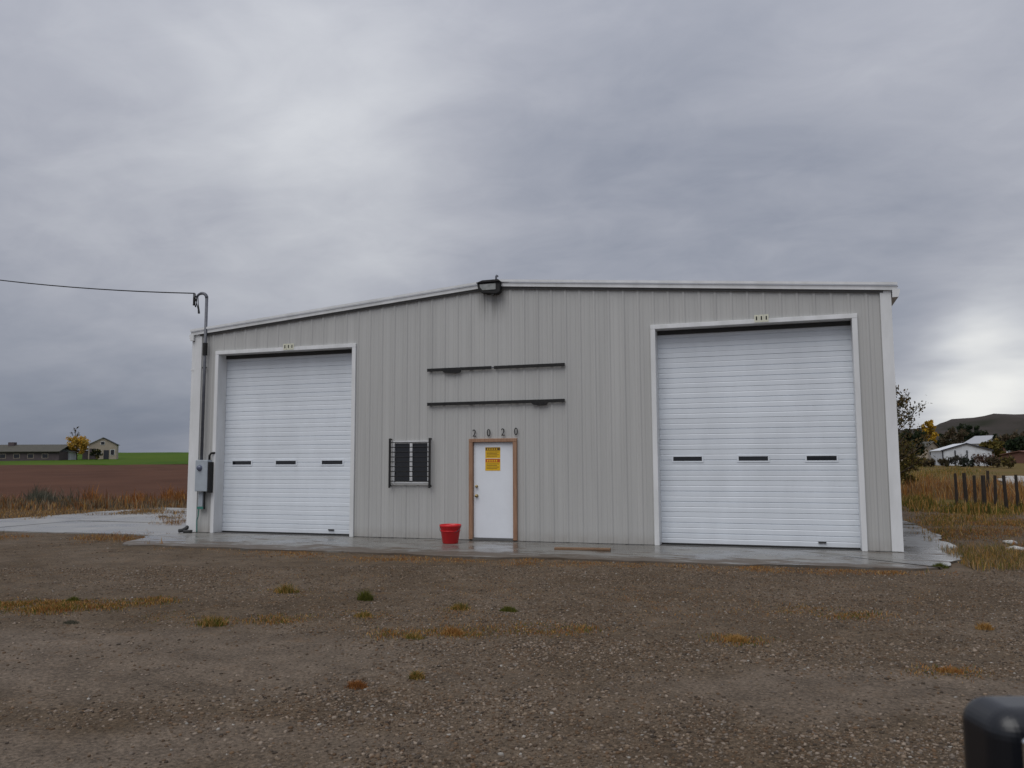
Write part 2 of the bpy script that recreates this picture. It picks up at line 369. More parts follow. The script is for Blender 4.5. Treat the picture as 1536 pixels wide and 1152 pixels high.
# hills to the right, about two kilometres away
def hills():
    kx = np.array([500, 900, 1200, 1345, 1384, 1424, 1458, 1491, 1536, 1700, 2100, 2700, 3600]); ke = np.array([-4, 5, 40, 46, 49, 55, 60, 69, 68, 74, 60, 82, 40])
    xs = np.linspace(500, 3600, 320); e = np.interp(xs, kx, ke)
    e = e + np.array([1.8*mnoise.fractal((x*0.02, 0.3, 1.7), 0.8, 2.0, 6) for x in xs])
    V = []
    Ds = [1250, 1450, 1650, 1850, 2000, 2150, 2400]; fr = [0.0, 0.25, 0.50, 0.80, 1.0, 0.9, 0.3]
    for D, f in zip(Ds, fr):
        for x, ee in zip(xs, e):
            lat = (x-768)/FPX*2000*(0.9+0.1*D/2000)
            h = 1.64 + 2000*ee/FPX
            zz = -4 + (h+4)*f*(1 + (0.22*mnoise.fractal((x*0.012, D*0.004, 4.1), 0.8, 2.0, 5) if f < 1 else 0))
            V.append(world_of(lat, D, zz))
    k = len(xs); F_ = [(r*k+c, r*k+c+1, (r+1)*k+c+1, (r+1)*k+c) for r in range(len(Ds)-1) for c in range(k-1)]
    tag(np_mesh('hills', V, F_, 'hill_scrub', smooth=True), kind='structure')
hills()

# concrete: apron in front of the building, pad at its left side
def wobbly(poly, step, amp, seed, straight=()):
    out = []
    for i in range(len(poly)):
        a = np.array(poly[i], float); b = np.array(poly[(i+1) % len(poly)], float); n = max(1, int(np.linalg.norm(b-a)/step))
        nn = np.array([-(b-a)[1], (b-a)[0]])/max(np.linalg.norm(b-a), 1e-6)
        for k in range(n):
            p = a+(b-a)*k/n
            out.append(tuple(p) if i in straight or (k == 0 and i-1 in straight) else tuple(p+nn*amp*mnoise.fractal((p[0]*0.9+seed, p[1]*0.9, seed*2.0), 0.9, 2.0, 5)))
    return out
ap = wobbly([(0.6, -2.75), (5.0, -2.72), (7.6, -2.85), (11.0, -2.55), (14.2, -2.5), (15.9, -2.25), (16.45, -0.3), (16.5, 0.1), (0.0, 0.1), (-0.35, -1.0)], 0.09, 0.20, 3.0, (6, 7, 8))
tag(MB().prism(ap, 'z', -0.14, 0.0).build('concrete_apron', 'wet_concrete'), kind='structure')
ap = wobbly([(15.4, 0.104), (16.5, 0.104), (16.75, 5.0), (16.3, 20.0), (15.4, 20.0)], 0.20, 0.14, 5.0, (0, 3, 4))
tag(MB().prism(ap, 'z', -0.14, -0.003).build('side_walk', 'wet_concrete'), kind='structure')
padr = tag(MB().build('concrete_pad', 'pad_concrete', recalc=False), kind='structure')
k = 0
for i, (x0, x1) in enumerate([(-9.0, -6.1), (-6.06, -3.1), (-3.06, -0.06)]):
    for j, (y0, y1) in enumerate([(-0.8, 2.4), (2.45, 5.6), (5.65, 8.8), (8.85, 12.0)]):
        if (i, j) == (0, 3): continue
        q = wobbly([(x0, y0), (x1, y0), (x1, y1), (x0, y1)], 0.25, 0.05, 10.0+k); k += 1
        MB().prism(q, 'z', -0.14, -0.004+random.uniform(-0.012, 0.012)).build('pad_slab', 'pad_concrete', padr)

# pale gravel drive beyond the fence
dr = []
for (x, y) in ((1497, 719), (1512, 713), (1540, 711), (1620, 709), (1640, 726), (1536, 729), (1505, 726)):
    zz = 0.1
    for _ in range(8): p = on_ground(x, y, zz); zz = float(terrain(*frame_of(p)))+0.05
    dr.append(p)
l_d = [frame_of(p) for p in dr]
ring = wobbly([tuple(world_of(l, d)[:2]) for l, d in l_d], 0.6, 0.5, 77.0)
def on_t(x, y): l, d = frame_of((x, y, 0)); return (x, y, float(terrain(l, d))+0.05)
cx_, cy_ = np.mean(ring, axis=0); m_ = MB()
for k in range(len(ring)):
    a, b = np.array(ring[k]), np.array(ring[(k+1) % len(ring)]); c = np.array([cx_, cy_])
    for t0, t1 in ((0.001, 0.25), (0.25, 0.5), (0.5, 0.75), (0.75, 1.0)):
        m_.quad(on_t(*(c+(a-c)*t0)), on_t(*(c+(a-c)*t1)), on_t(*(c+(b-c)*t1)), on_t(*(c+(b-c)*t0)))
tag(m_.build('gravel_drive', 'pale_gravel'), kind='structure')

# ------------------------------------------------------------------ the metal building
B = empty('metal_building', (W/2, 0, 0))
tag(B, 'grey ribbed metal workshop with two white overhead doors and low gable roof', 'building')
LD = (0.66, 4.30, 4.26); RD = (11.17, 14.83, 4.29)
xd0, _ = on_wall(704.5, 735); xd1, zdt = on_wall(776, 658)
zdt = 2.14
wx0, wzt = on_wall(588, 663); wx1, wzb = on_wall(647, 726)
wz0, wz1 = 1.19, 2.11
OPEN = [(LD[0], LD[1], -1, LD[2]), (RD[0], RD[1], -1, RD[2]), (xd0+0.02, xd1-0.02, -1, zdt-0.02), (wx0+0.04, wx1-0.04, wz0, wz1)]
def top(x): return HE + (HR-HE)*(1-abs(x-W/2)/(W/2))
def rib_y(x):
    q = (x % 0.305)-0.1525; a = abs(q)
    if a <= 0.016: return -0.016
    if a < 0.040: return -0.016*(0.040-a)/0.024
    b = abs(a-0.095)
    return -0.006*(1-b/0.016) if b < 0.016 else 0.0
brk0 = []
for k in range(int(W/0.305)+2):
    for d in (0, 0.0415, 0.0575, 0.0735, 0.1125, 0.1365, 0.1685, 0.1925, 0.2315, 0.2475, 0.2635): brk0.append(k*0.305+d)
for o_ in OPEN: brk0 += [o_[0], o_[1]]
brk0 = sorted(b for b in set(brk0) if 0.0 < b < W)
xs_ = [i*0.9150 for i in range(int(W/0.915)+1)] + [W]
for a, b in zip(xs_[:-1], xs_[1:]):
    if b-a < 0.05: continue
    pts = [a] + [q for q in brk0 if a+1e-4 < q < b-1e-4] + [b]
    m_ = MB()
    for p, q in zip(pts[:-1], pts[1:]):
        mid = (p+q)/2; iv = [(0.0, None)]
        spans = []; lo = 0.012
        ops = sorted([o_ for o_ in OPEN if o_[0]-1e-5 <= mid <= o_[1]+1e-5], key=lambda o_: o_[2])
        for o_ in ops:
            if o_[2] > lo: spans.append((lo, o_[2]))
            lo = o_[3]
        spans.append((lo, None))
        for z0, z1 in spans:
            za, zb = (top(p), top(q)) if z1 is None else (z1, z1)
            m_.quad((p, rib_y(p+1e-7), z0), (q, rib_y(q-1e-7), z0), (q, rib_y(q-1e-7), zb), (p, rib_y(p+1e-7), za))
    m_.build('wall_panel', 'siding', B, recalc=False)
# other walls: ribbed side sheets and plain rear gable, plus a dark liner behind the front
def ribside(x, sgn):
    m_ = MB(); n = int(DEPTH/0.305)
    for k in range(n):
        y0 = 0.06+k*0.305
        pr = [(0, 0), (0.11, 0), (0.135, 0.032), (0.17, 0.032), (0.195, 0), (0.305, 0)]
        for (p, h), (q, h2) in zip(pr[:-1], pr[1:]):
            m_.quad((x+sgn*h, y0+p, 0.012), (x+sgn*h2, y0+q, 0.012), (x+sgn*h2, y0+q, HE), (x+sgn*h, y0+p, HE))
    return m_.build('side_wall', 'siding', B)
ribside(0.0, -1); ribside(W, 1)
MB().prism([(0, 0.012), (W, 0.012), (W, HE), (W/2, HR), (0, HE)], 'y', DEPTH-0.05, DEPTH).build('rear_wall', 'siding', B)
# roof: two ribbed slopes
for sgn in (-1, 1):
    m_ = MB(); ov = 0.16
    xe = W/2+sgn*(W/2+ov); ze = HE-(HR-HE)/(W/2)*ov
    y = -0.07
    while y < DEPTH+0.05:
        pr = [(0, 0), (0.11, 0), (0.135, 0.035), (0.17, 0.035), (0.195, 0), (0.305, 0)]
        for (p, h), (q, h2) in zip(pr[:-1], pr[1:]):
            m_.quad((W/2, y+p, HR+0.05+h), (W/2, y+q, HR+0.05+h2), (xe, y+q, ze+0.05+h2), (xe, y+p, ze+0.05+h))
        y += 0.305
    m_.build('roof_slope', 'white_roof', B)
    # rake trim along the gable edge, its drip lip and the darker closure strip below it
    for (nm, y0, y1, t0, t1, mt) in (('rake_trim', -0.095, -0.055, -0.030, 0.055, 'white_trim'), ('drip_edge', -0.130, -0.098, 0.062, 0.112, 'white_trim'), ('closure_strip', -0.052, -0.024, -0.075, -0.01, 'dark_soffit')):
        q = MB(); ex = W/2+sgn*(W/2+(0.14 if nm != 'closure_strip' else -0.1)); sl_ = (HR-HE)/(W/2); hz = HR-sl_*abs(ex-W/2)
        q.prism([(W/2, HR+t0), (ex, hz+t0), (ex, hz+t1), (W/2, HR+t1)], 'y', y0, y1).build(nm, mt, B)
MB().prism([(W/2-0.28, HR+0.075), (W/2, HR+0.112), (W/2+0.28, HR+0.075), (W/2+0.28, HR+0.10), (W/2, HR+0.135), (W/2-0.28, HR+0.10)], 'y', -0.05, DEPTH).build('ridge_cap', 'white_roof', B)
# corner trims (L shaped), gutters, downspout
for x0, x1 in ((-0.045, 0.155), (W-0.155, W+0.035)):
    MB().prism([(x0, 0.10), (x0, -0.045), (x1, -0.045), (x1, -0.005), (x0+0.04 if x0 < 1 else x1, -0.005), (x0+0.04 if x0 < 1 else x1, 0.10)] if x0 < 1 else
               [(x1, 0.10), (x1, -0.045), (x0, -0.045), (x0, -0.005), (x1-0.04, -0.005), (x1-0.04, 0.10)], 'z', 0.012, HE-0.03).build('corner_trim', 'white_trim', B)
for sgn in (-1, 1):
    xg = -0.05 if sgn < 0 else W+0.05
    MB().prism([(xg, HE-0.17), (xg+sgn*0.10, HE-0.17), (xg+sgn*0.13, HE-0.06), (xg+sgn*0.13, HE-0.02), (xg, HE-0.02)], 'y', -0.10, DEPTH).build('gutter', 'white_trim', B)
MB().box(-0.145, -0.05, -0.03, 0.05, 0.12, HE-0.175).build('downspout', 'white_trim', B, bevel=0.012)
MB().box(-0.155, -0.047, -0.036, 0.056, 3.9, 3.94).build('downspout_strap', 'white_trim', B)
MB().box(0.05, W-0.05, 0.0, 0.08, -0.02, 0.0115).build('base_sill', 'dark_soffit', B)
MB().prism([(0.05, 0.0), (W-0.05, 0.0), (W-0.05, HE-0.1), (W/2, HR-0.1), (0.05, HE-0.1)], 'y', 0.62, 0.66).build('inner_liner', 'dark_soffit', B)

def overhead_door(D, slots_px, plate_px, yw, marks):
    x0, x1, zt = D; R_ = 0.28
    dr_ = empty('overhead_door', (0, 0, 0)); dr_.parent = B; dr_.location = ((x0+x1)/2-W/2, R_, 0)
    tw = 0.095
    MB().box(x0-tw, x0, -0.052, R_-0.002, 0.0, zt).build('door_jamb', 'white_trim', dr_, bevel=0.004, seg=1)
    MB().box(x1, x1+tw, -0.052, R_-0.002, 0.0, zt).build('door_jamb', 'white_trim', dr_, bevel=0.004, seg=1)
    MB().box(x0-tw, x1+tw, -0.054, R_-0.002, zt+0.001, zt+0.085).build('door_head', 'white_trim', dr_, bevel=0.004, seg=1)
    n = 7; hh = (zt+0.06-0.03)/n
    # slot positions
    sl = []
    for (pa, pb, py) in slots_px:
        xa, zz = on_wall(pa, py, R_); xb, _ = on_wall(pb, py, R_); sl.append((xa, xb, zz))
    zs = sum(s_[2] for s_ in sl)/3
    for k in range(n):
        z0 = 0.03+k*hh; z1 = z0+hh-0.006
        prof = [(R_, z0)]
        for j in range(3):
            a = z0+(j+1)*hh/3-0.012
            if j < 2: prof += [(R_, a-0.012), (R_+0.013, a-0.004), (R_+0.013, a+0.004), (R_, a+0.012)]
        prof += [(R_, z1-0.008), (R_+0.008, z1)]
        # shallow stiffening pleats between the grooves
        pr2 = []
        for (p, q) in zip(prof[:-1], prof[1:]):
            pr2.append(p)
            if abs(q[1]-p[1]) > 0.12:
                m1 = (p[1]+q[1])/2; pr2 += [(R_, m1-0.012), (R_+0.006, m1), (R_, m1+0.012)]
        pr2.append(prof[-1]); prof = pr2
        poly = [(y, zz) for y, zz in prof] + [(R_+0.05, z1), (R_+0.05, z0)]
        MB().prism(poly, 'x', x0-0.03, x1+0.03).build('door_panel', 'white_door', dr_)
    for (xa, xb, zz) in sl:
        fr = MB(); e = 0.030; hz = 0.043
        fr.box(xa-e, xb+e, R_-0.010, R_+0.004, zs+hz, zs+hz+e).box(xa-e, xb+e, R_-0.010, R_+0.004, zs-hz-e, zs-hz).box(xa-e, xa, R_-0.010, R_+0.004, zs-hz, zs+hz).box(xb, xb+e, R_-0.010, R_+0.004, zs-hz, zs+hz)
        fo = fr.build('slot_frame', 'white_door', dr_)
        MB().box(xa-0.004, xb+0.004, R_-0.003, R_+0.003, zs-hz-0.004, zs+hz+0.004).build('slot_pane', 'dark_glass', dr_)
    MB().box(x0+0.002, x1-0.002, R_-0.045, R_-0.008, zt-0.085, zt-0.001).build('head_shade_strip', 'dark_rubber', dr_)  # dark strip added to stand in for the shadow under the head
    MB().box(x0, x1, R_+0.002, R_+0.045, 0.001, 0.029).build('bottom_seal', 'dark_rubber', dr_)
    MB().box((x0+x1)/2+1.1, (x0+x1)/2+1.24, R_-0.03, R_+0.001, 0.10, 0.125).build('lift_handle', 'dark_rubber', dr_)
    # little number plates on the head
    px0, pz = on_wall(*plate_px[0], -0.055); px1, _ = on_wall(*plate_px[1], -0.055)
    wd = (px1-px0)/3
    for k in range(3):
        a = px0+k*wd
        pl = MB().box(a+0.004, a+wd-0.004, -0.062, -0.0545, zt+0.020, zt+0.165).build('number_tile', 'cream_plate', dr_)
        if marks[k]: MB().box(a+wd*0.36, a+wd*0.64, -0.0645, -0.0625, zt+0.060, zt+0.135).build('number_mark', 'black_steel', dr_)
    return dr_
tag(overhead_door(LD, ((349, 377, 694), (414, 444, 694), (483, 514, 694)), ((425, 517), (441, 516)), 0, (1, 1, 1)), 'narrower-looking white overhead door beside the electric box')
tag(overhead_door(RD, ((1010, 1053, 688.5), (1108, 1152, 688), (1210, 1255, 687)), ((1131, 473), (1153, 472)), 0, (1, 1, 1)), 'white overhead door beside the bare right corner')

# entrance door
ed = empty('entrance_door', (0, 0, 0)); ed.parent = B; ed.location = ((xd0+xd1)/2-W/2, 0, 0)
fw = 0.085
MB().box(xd0, xd0+fw, -0.060, 0.12, 0.02, zdt-0.075).build('frame_post', 'raw_wood', ed, bevel=0.005, seg=1)
MB().box(xd1-fw, xd1, -0.060, 0.12, 0.02, zdt-0.075).build('frame_post', 'raw_wood', ed, bevel=0.005, seg=1)
MB().box(xd0, xd1, -0.062, 0.12, zdt-0.074, zdt).build('frame_head', 'raw_wood', ed, bevel=0.005, seg=1)
MB().box(xd0+fw, xd1-fw, -0.055, 0.115, 0.004, 0.05).build('threshold', 'dark_soffit', ed)
leaf = MB().box(xd0+fw+0.004, xd1-fw-0.004, 0.012, 0.057, 0.054, zdt-0.079).build('door_leaf', 'door_paint', ed, bevel=0.003, seg=1)
kx = xd0+fw+0.075
for zz, rr in ((0.93, 0.033), (1.13, 0.026)):
    kn = MB().lathe([(0.0, -0.065), (rr*0.8, -0.062), (rr, -0.045), (rr*0.6, -0.025), (rr*0.45, -0.012), (rr*1.1, -0.006), (rr*1.1, 0.0)], (kx, 0.011, zz), 16, 'y')
    kn.build('door_knob' if rr > 0.03 else 'deadbolt', 'brass', leaf, smooth=True)
for zz in (0.25, 1.05, 1.82): MB().box(xd1-fw-0.006, xd1-fw+0.006, -0.004, 0.010, zz, zz+0.10).build('hinge', 'conduit_steel', leaf)

# window: white two-sash slider behind a barred grille
wn = empty('window', (0, 0, 0)); wn.parent = B; wn.location = ((wx0+wx1)/2-W/2, 0, 0)
a, b = wx0+0.035, wx1-0.035
fr = MB().box(a, a+0.045, -0.034, 0.04, wz0, wz1).box(b-0.045, b, -0.034, 0.04, wz0, wz1).box(a+0.045, b-0.045, -0.034, 0.04, wz1-0.045, wz1).box(a+0.045, b-0.045, -0.010, 0.04, wz0, wz0+0.03).box((a+b)/2-0.030, (a+b)/2+0.030, -0.028, 0.04, wz0+0.045, wz1-0.045)
fr.build('window_frame', 'white_trim', wn)
for p, q in ((a+0.045, (a+b)/2-0.03), ((a+b)/2+0.03, b-0.045)):
    MB().box(p, q, 0.005, 0.012, wz0+0.045, wz1-0.045).build('pane', 'dark_glass', wn)
MB().box(a-0.03, b+0.03, -0.060, -0.036, wz0-0.035, wz0-0.002).build('window_sill', 'siding', wn)
gr = empty('window_grille', (0, 0, 0)); gr.parent = B; gr.location = ((wx0+wx1)/2-W/2, -0.1, 0)
for xx in (wx0, wx1): MB().box(xx-0.021, xx+0.021, -0.115, -0.085, wz0-0.10, wz1+0.06).build('grille_post', 'black_steel', gr)
for k in range(9):
    zz = wz0+0.045+k*(wz1-wz0-0.075)/8
    MB().tube([(wx0, -0.10, zz), (wx1, -0.10, zz)], 0.0105, 6).build('grille_bar', 'black_steel', gr)
for xx in (wx0, wx1):
    for zz in (wz0-0.07, wz1+0.03): MB().box(xx-0.012, xx+0.012, -0.085, -0.001, zz, zz+0.025).build('grille_bracket', 'black_steel', gr)

# house number digits
def digit(ch, x, zz, h, parent, wscale=0.8):
    cu = bpy.data.curves.new('digit', 'FONT'); cu.body = ch; cu.size = h/0.70; cu.extrude = 0.006; cu.align_x = 'CENTER'
    t = bpy.data.objects.new('digit_tmp', cu); C.objects.link(t)
    me = bpy.data.meshes.new_from_object(t.evaluated_get(bpy.context.evaluated_depsgraph_get()))
    bpy.data.objects.remove(t); bpy.data.curves.remove(cu)
    me.transform(Matrix.Rotation(math.pi/2, 4, 'X')); me.transform(Matrix.Diagonal((wscale, 1, 1, 1)))
    me.materials.clear(); me.materials.append(MATS['black_steel'])
    o = bpy.data.objects.new('number_digit', me); C.objects.link(o); o.parent = parent
    o.location = Vector((x, -0.042, zz)) - parent.location; return o
bpy.context.view_layer.update()
hn = B
for ch, (px, py) in zip('2020', ((711.5, 655), (733, 654.5), (754.5, 653.5), (774, 652.5))):
    x, zz = on_wall(px, py, -0.04); digit(ch, x, zz, 0.155, hn)

# ------------------------------------------------------------------ things on the wall
for (pa, pb, lab, extra) in (((641, 555), (847, 547), 'upper of two long thin black steel rails on grey wall above door', ((664, 692), (737, 741))), ((641, 606), (847, 601), 'lower of two long thin black steel rails, just above the house numbers', ((797, 822), None))):
    xa, za = on_wall(*pa, -0.06); xb, zb = on_wall(*pb, -0.06); zz = (za+zb)/2
    r_ = empty('sign_rail', ((xa+xb)/2, -0.06, zz)); tag(r_, lab, 'rail', 'steel rails left from a sign')
    if extra[1]:
        xm0, _ = on_wall(extra[1][0], 551, -0.06); xm1, _ = on_wall(extra[1][1], 551, -0.06)
        MB().box(xa, xm0, -0.075, -0.045, zz-0.032, zz+0.032).build('rail_bar', 'black_steel', r_); MB().box(xm1, xb, -0.075, -0.045, zz-0.034, zz+0.030).build('rail_bar', 'black_steel', r_)
        MB().box(xm0, xm1, -0.066, -0.05, zz-0.012, zz+0.012).build('splice_plate', 'conduit_steel', r_)
    else: MB().box(xa, xb, -0.075, -0.045, zz-0.034, zz+0.032).build('rail_bar', 'black_steel', r_)
    xe0, _ = on_wall(extra[0][0], za and pa[1], -0.06); xe1, _ = on_wall(extra[0][1], pa[1], -0.06)
    MB().prism([(xe0, zz-0.036), (xe1, zz-0.036), (xe1-0.03, zz-0.082), (xe1-0.14, zz-0.094), (xe0+0.05, zz-0.076)], 'y', -0.082, -0.05).build('bent_tab', 'black_steel', r_)
    for xx in (xa+0.06, xb-0.06, xa+(xb-xa)*0.33, xa+(xb-xa)*0.66): MB().box(xx-0.02, xx+0.02, -0.0445, -0.001, zz-0.018, zz+0.018).build('standoff', 'black_steel', r_)

lx, lz = on_wall(734, 431, -0.16)
wl = empty('wall_light', (lx, -0.02, lz)); tag(wl, 'black floodlight with clear lens mounted at the peak of the gable', 'light')
sc = 1.0
def fl(x, zz): return (lx+x*sc, lz+zz*sc)
outer = [fl(-0.27, 0.10), fl(0.25, 0.10), fl(0.25, -0.12), fl(0.17, -0.155), fl(-0.17, -0.115), fl(-0.25, -0.02)]
inner = [fl(-0.21, 0.065), fl(0.16, 0.065), fl(0.16, -0.065), fl(-0.14, -0.065), fl(-0.195, 0.0)]
MB().prism(outer, 'y', -0.20, -0.06).build('housing', 'black_steel', wl, bevel=0.012)
MB().prism(inner, 'y', -0.213, -0.198).build('lens', 'lamp_lens', wl, bevel=0.004)
MB().prism([fl(-0.29, 0.101), fl(0.27, 0.101), fl(0.22, 0.150), fl(-0.14, 0.150)], 'y', -0.235, -0.05).build('hood', 'black_steel', wl, bevel=0.006)
MB().box(lx-0.10, lx+0.13, -0.058, -0.001, lz-0.13, lz+0.06).build('back_box', 'black_steel', wl)
MB().tube([(lx+0.14, -0.12, lz+0.15), (lx+0.14, -0.12, lz+0.235), (lx+0.14, -0.09, lz+0.26), (lx+0.14, -0.02, lz+0.26)], 0.022, 8).build('conduit_elbow', 'conduit_steel', wl)
MB().box(lx+0.06, lx+0.11, -0.19, -0.15, lz-0.185, lz-0.13).build('photo_cell', 'black_steel', wl)

# yellow notices on the door
def notice(y0, y1, band, lab, nm):
    xa, za = on_wall(728, y0, 0.012); xb, zb = on_wall(750.5, y1, 0.012)
    r_ = tag(MB().box(xa, xb, 0.0085, 0.0115, zb, za).build('door_notice', 'yellow_print'), lab, 'sign', 'notices taped to the door')
    h = za-zb
    MB().box(xa+0.008, xb-0.008, 0.0070, 0.0080, za-h*0.30, za-0.006).build('heading_band', band, r_)
    for k in range(4): MB().box(xa+0.03, xb-0.03-0.04*(k % 2), 0.0072, 0.0081, za-h*(0.42+0.13*k)-0.010, za-h*(0.42+0.13*k)).build('text_line', 'brown_print', r_)
    for k in range(5): MB().box(xa+0.04+k*0.05, xa+0.07+k*0.05, 0.0060, 0.0068, za-h*0.25, za-h*0.10).build('heading_letter', 'yellow_print', r_)
notice(671, 687, 'brown_print', 'yellow notice with dark brown heading, upper one on the white door', 0)
notice(688, 706, 'red_print', 'yellow notice with red heading, lower one on the white door', 1)

# electric service at the left corner
bx0, bzt = on_wall(294, 690, -0.2); bx1, bzb = on_wall(316, 737, -0.1)
bx0 = max(bx0, 0.03); 
es = empty('electric_meter_box', (bx0+0.15, -0.10, 0)); tag(es, 'grey blue electric meter box with conduit on the left corner of the workshop', 'meter box')
MB().box(bx0, bx1-0.02, -0.22, -0.055, bzb, bzt).build('cabinet', 'grey_box', es, bevel=0.015)
MB().box(bx1-0.018, bx1+0.025, -0.20, -0.04, bzb-0.03, bzt-0.05).build('side_gutter', 'black_steel', es)
MB().lathe([(0.0, -0.045), (0.055, -0.045), (0.062, -0.02), (0.075, 0.0)], (bx0+0.13, -0.22, bzt-0.19), 18, 'y').build('meter_dial', 'meter_dial', es, smooth=True)
cx_ = bx0+0.085; pt = at_depth(306, 440, frame_of((cx_, -0.11, 0))[1]); ztop = float(pt[2])
MB().tube([(cx_, -0.11, bzt-0.01), (cx_, -0.11, ztop-0.12)], 0.036, 10).build('service_mast', 'conduit_steel', es, smooth=True)
MB().tube([(cx_, -0.11, HE-0.55), (cx_, -0.11, HE-0.25)], 0.055, 10).build('mast_coupling', 'black_steel', es)
hook = [(cx_, -0.11, ztop-0.12)]
for k in range(9):
    a_ = math.pi*k/8*0.86; hook.append((cx_-0.15+0.15*math.cos(a_), -0.11, ztop-0.12+0.13*math.sin(a_)))
MB().tube(hook, [0.040]*4+[0.036]*3+[0.03]*3, 10).build('weatherhead', 'conduit_steel', es, smooth=True)
he = Vector(hook[-1])
wa = Vector((cx_-0.36, -0.12, float(at_depth(284, 440, frame_of((cx_-0.36, -0.12, 0))[1])[2])))
for k, (dx, dy, dl) in enumerate(((0.0, 0.0, 0.30), (0.06, 0.03, 0.36), (-0.03, -0.03, 0.26))):
    pth = []
    for j in range(13):
        t = j/12; p = he.lerp(wa, t); sag = -dl*4*t*(1-t); pth.append((p.x+dx*math.sin(math.pi*t), p.y+dy, p.z+sag))
    MB().tube(pth, 0.010, 6).build('drip_loop', 'black_steel', es, smooth=True)
MB().tube([(wa.x+0.01, wa.y, wa.z-0.06), (wa.x, wa.y, wa.z-0.30)], [0.012, 0.034], 8).build('splice_boot', 'black_steel', es)
MB().tube([(he.x+0.04, he.y, he.z-0.20), (he.x+0.07, he.y, he.z-0.42)], [0.012, 0.028], 8).build('splice_boot', 'black_steel', es)
MB().tube([(bx1-0.05, -0.12, bzt-0.012), (bx1-0.05, -0.12, bzt+0.10), (bx1-0.02, -0.10, bzt+0.16), (bx1+0.05, -0.03, bzt+0.17)], 0.026, 8).build('side_elbow', 'black_steel', es, smooth=True)
MB().tube([(bx0+0.22, -0.13, bzb+0.01), (bx0+0.22, -0.13, bzb-0.42)], 0.022, 8).build('lower_conduit', 'black_steel', es)
MB().box(bx0+0.03, bx0+0.15, -0.11, -0.05, bzb-0.36, bzb-0.015).build('bond_box', 'grey_box', es)
MB().box(bx0+0.01, bx0+0.19, -0.125, -0.047, bzb-0.42, bzb-0.365).build('ground_clamp', 'green_plastic', es)
MB().tube([(bx0+0.04, -0.09, bzb-0.41), (bx0+0.03, -0.10, bzb-0.6), (bx0-0.01, -0.09, 0.3), (bx0+0.01, -0.10, 0.02)], 0.012, 6).build('ground_wire', 'green_plastic', es)
MB().box(bx0-0.02, bx0+0.10, -0.075, -0.047, HE-0.86, HE-0.83).build('mast_strap', 'black_steel', es)
# black hose bib bits at the corner foot
hb = empty('drain_elbow', (-0.12, -0.25, 0)); tag(hb, 'small black drain elbow lying at the foot of the left corner', 'drain')
MB().tube([(-0.10, -0.02, 0.13), (-0.105, -0.07, 0.09), (-0.13, -0.16, 0.052), (-0.17, -0.24, 0.048)], 0.045, 10).build('elbow_pipe', 'dark_rubber', hb, smooth=True)
MB().tube([(-0.02, -0.26, 0.037), (0.08, -0.22, 0.037), (0.16, -0.17, 0.037)], 0.035, 10).build('short_pipe', 'dark_rubber', hb, smooth=True)

# service drop cable and the pole it comes from (the pole is outside the picture)
D0 = frame_of(wa)[1]
pe = at_depth(-40, 408, D0+1.5); pole_p = at_depth(-420, 330, D0+6.0)
cab = []
mid = at_depth(0, 415, D0+1.3)
A_ = np.array(wa); Bm = np.array(mid); Cc = np.array(pole_p)
for j in range(25):
    t = j/24; p = A_+(Cc-A_)*t
    cab.append([p[0], p[1], p[2]])
# fit the sag so that the cable crosses the edge of the picture at the right height
lat0 = frame_of(A_)[0]; lat1 = frame_of(Cc)[0]; tm = (frame_of(Bm)[0]-lat0)/(lat1-lat0)
dz = float(Bm[2]) - (A_[2]+(Cc[2]-A_[2])*tm); sag = -dz/(4*tm*(1-tm)); sag = min(max(sag, -0.1), 1.2)
for j in range(25): t = j/24; cab[j][2] -= sag*4*t*(1-t)
tag(MB().tube(cab, 0.014, 6).build('service_cable', 'black_steel', smooth=True), 'thin dark power cable strung through the sky to the weatherhead', 'cable')
up = empty('utility_pole', (pole_p[0], pole_p[1], gz(pole_p))); tag(up, 'wooden utility pole carrying the power cable beyond the concrete pad', 'pole')
MB().tube([(pole_p[0], pole_p[1]+0.16, gz(pole_p)-0.3), (pole_p[0], pole_p[1]+0.16, pole_p[2]+0.8)], [0.16, 0.11], 12).build('pole_shaft', 'bark', up, smooth=True)
MB().box(pole_p[0]-1.1, pole_p[0]+1.1, pole_p[1]-0.03, pole_p[1]+0.05, pole_p[2]+0.35, pole_p[2]+0.47).build('crossarm', 'bark', up)

# ------------------------------------------------------------------ loose things on the apron
bp = on_ground(676, 815.5); by = -0.55; bp = on_ground(675.5, 815, 0.0)
bk = empty('bucket', (bp[0], bp[1], 0)); tag(bk, 'red plastic bucket standing beside the white door', 'bucket')
MB().lathe([(0.0, 0.004), (0.150, 0.004), (0.158, 0.012), (0.205, 0.30), (0.212, 0.305), (0.212, 0.33), (0.222, 0.335), (0.224, 0.375), (0.216, 0.382), (0.206, 0.376), (0.196, 0.30), (0.148, 0.03), (0.0, 0.03)], (bp[0], bp[1], 0), 36).build('pail', 'red_plastic', bk, smooth=True)
MB().lathe([(0.196, 0.245), (0.206, 0.248), (0.206, 0.262), (0.199, 0.265)], (bp[0], bp[1], 0), 36).build('reinforcing_ring', 'red_plastic', bk, smooth=True)
hd = []
for k in range(15): a_ = math.pi*k/14; hd.append((bp[0]+0.228*math.cos(a_), bp[1]-0.16*math.sin(a_), 0.33-0.13*math.sin(a_)))
MB().tube(hd, 0.005, 6).build('handle', 'conduit_steel', bk, smooth=True)
pa = on_ground(832, 822, 0.03); pb = on_ground(916, 823.5, 0.03)
MBp = MB().beam((pa[0], pa[1], 0.022), (pb[0], pb[1], 0.024), 0.07, 0.02).build('plank', 'old_plank', bevel=0.004, seg=1)
tag(MBp, 'weathered brown plank lying flat on the wet concrete', 'plank')

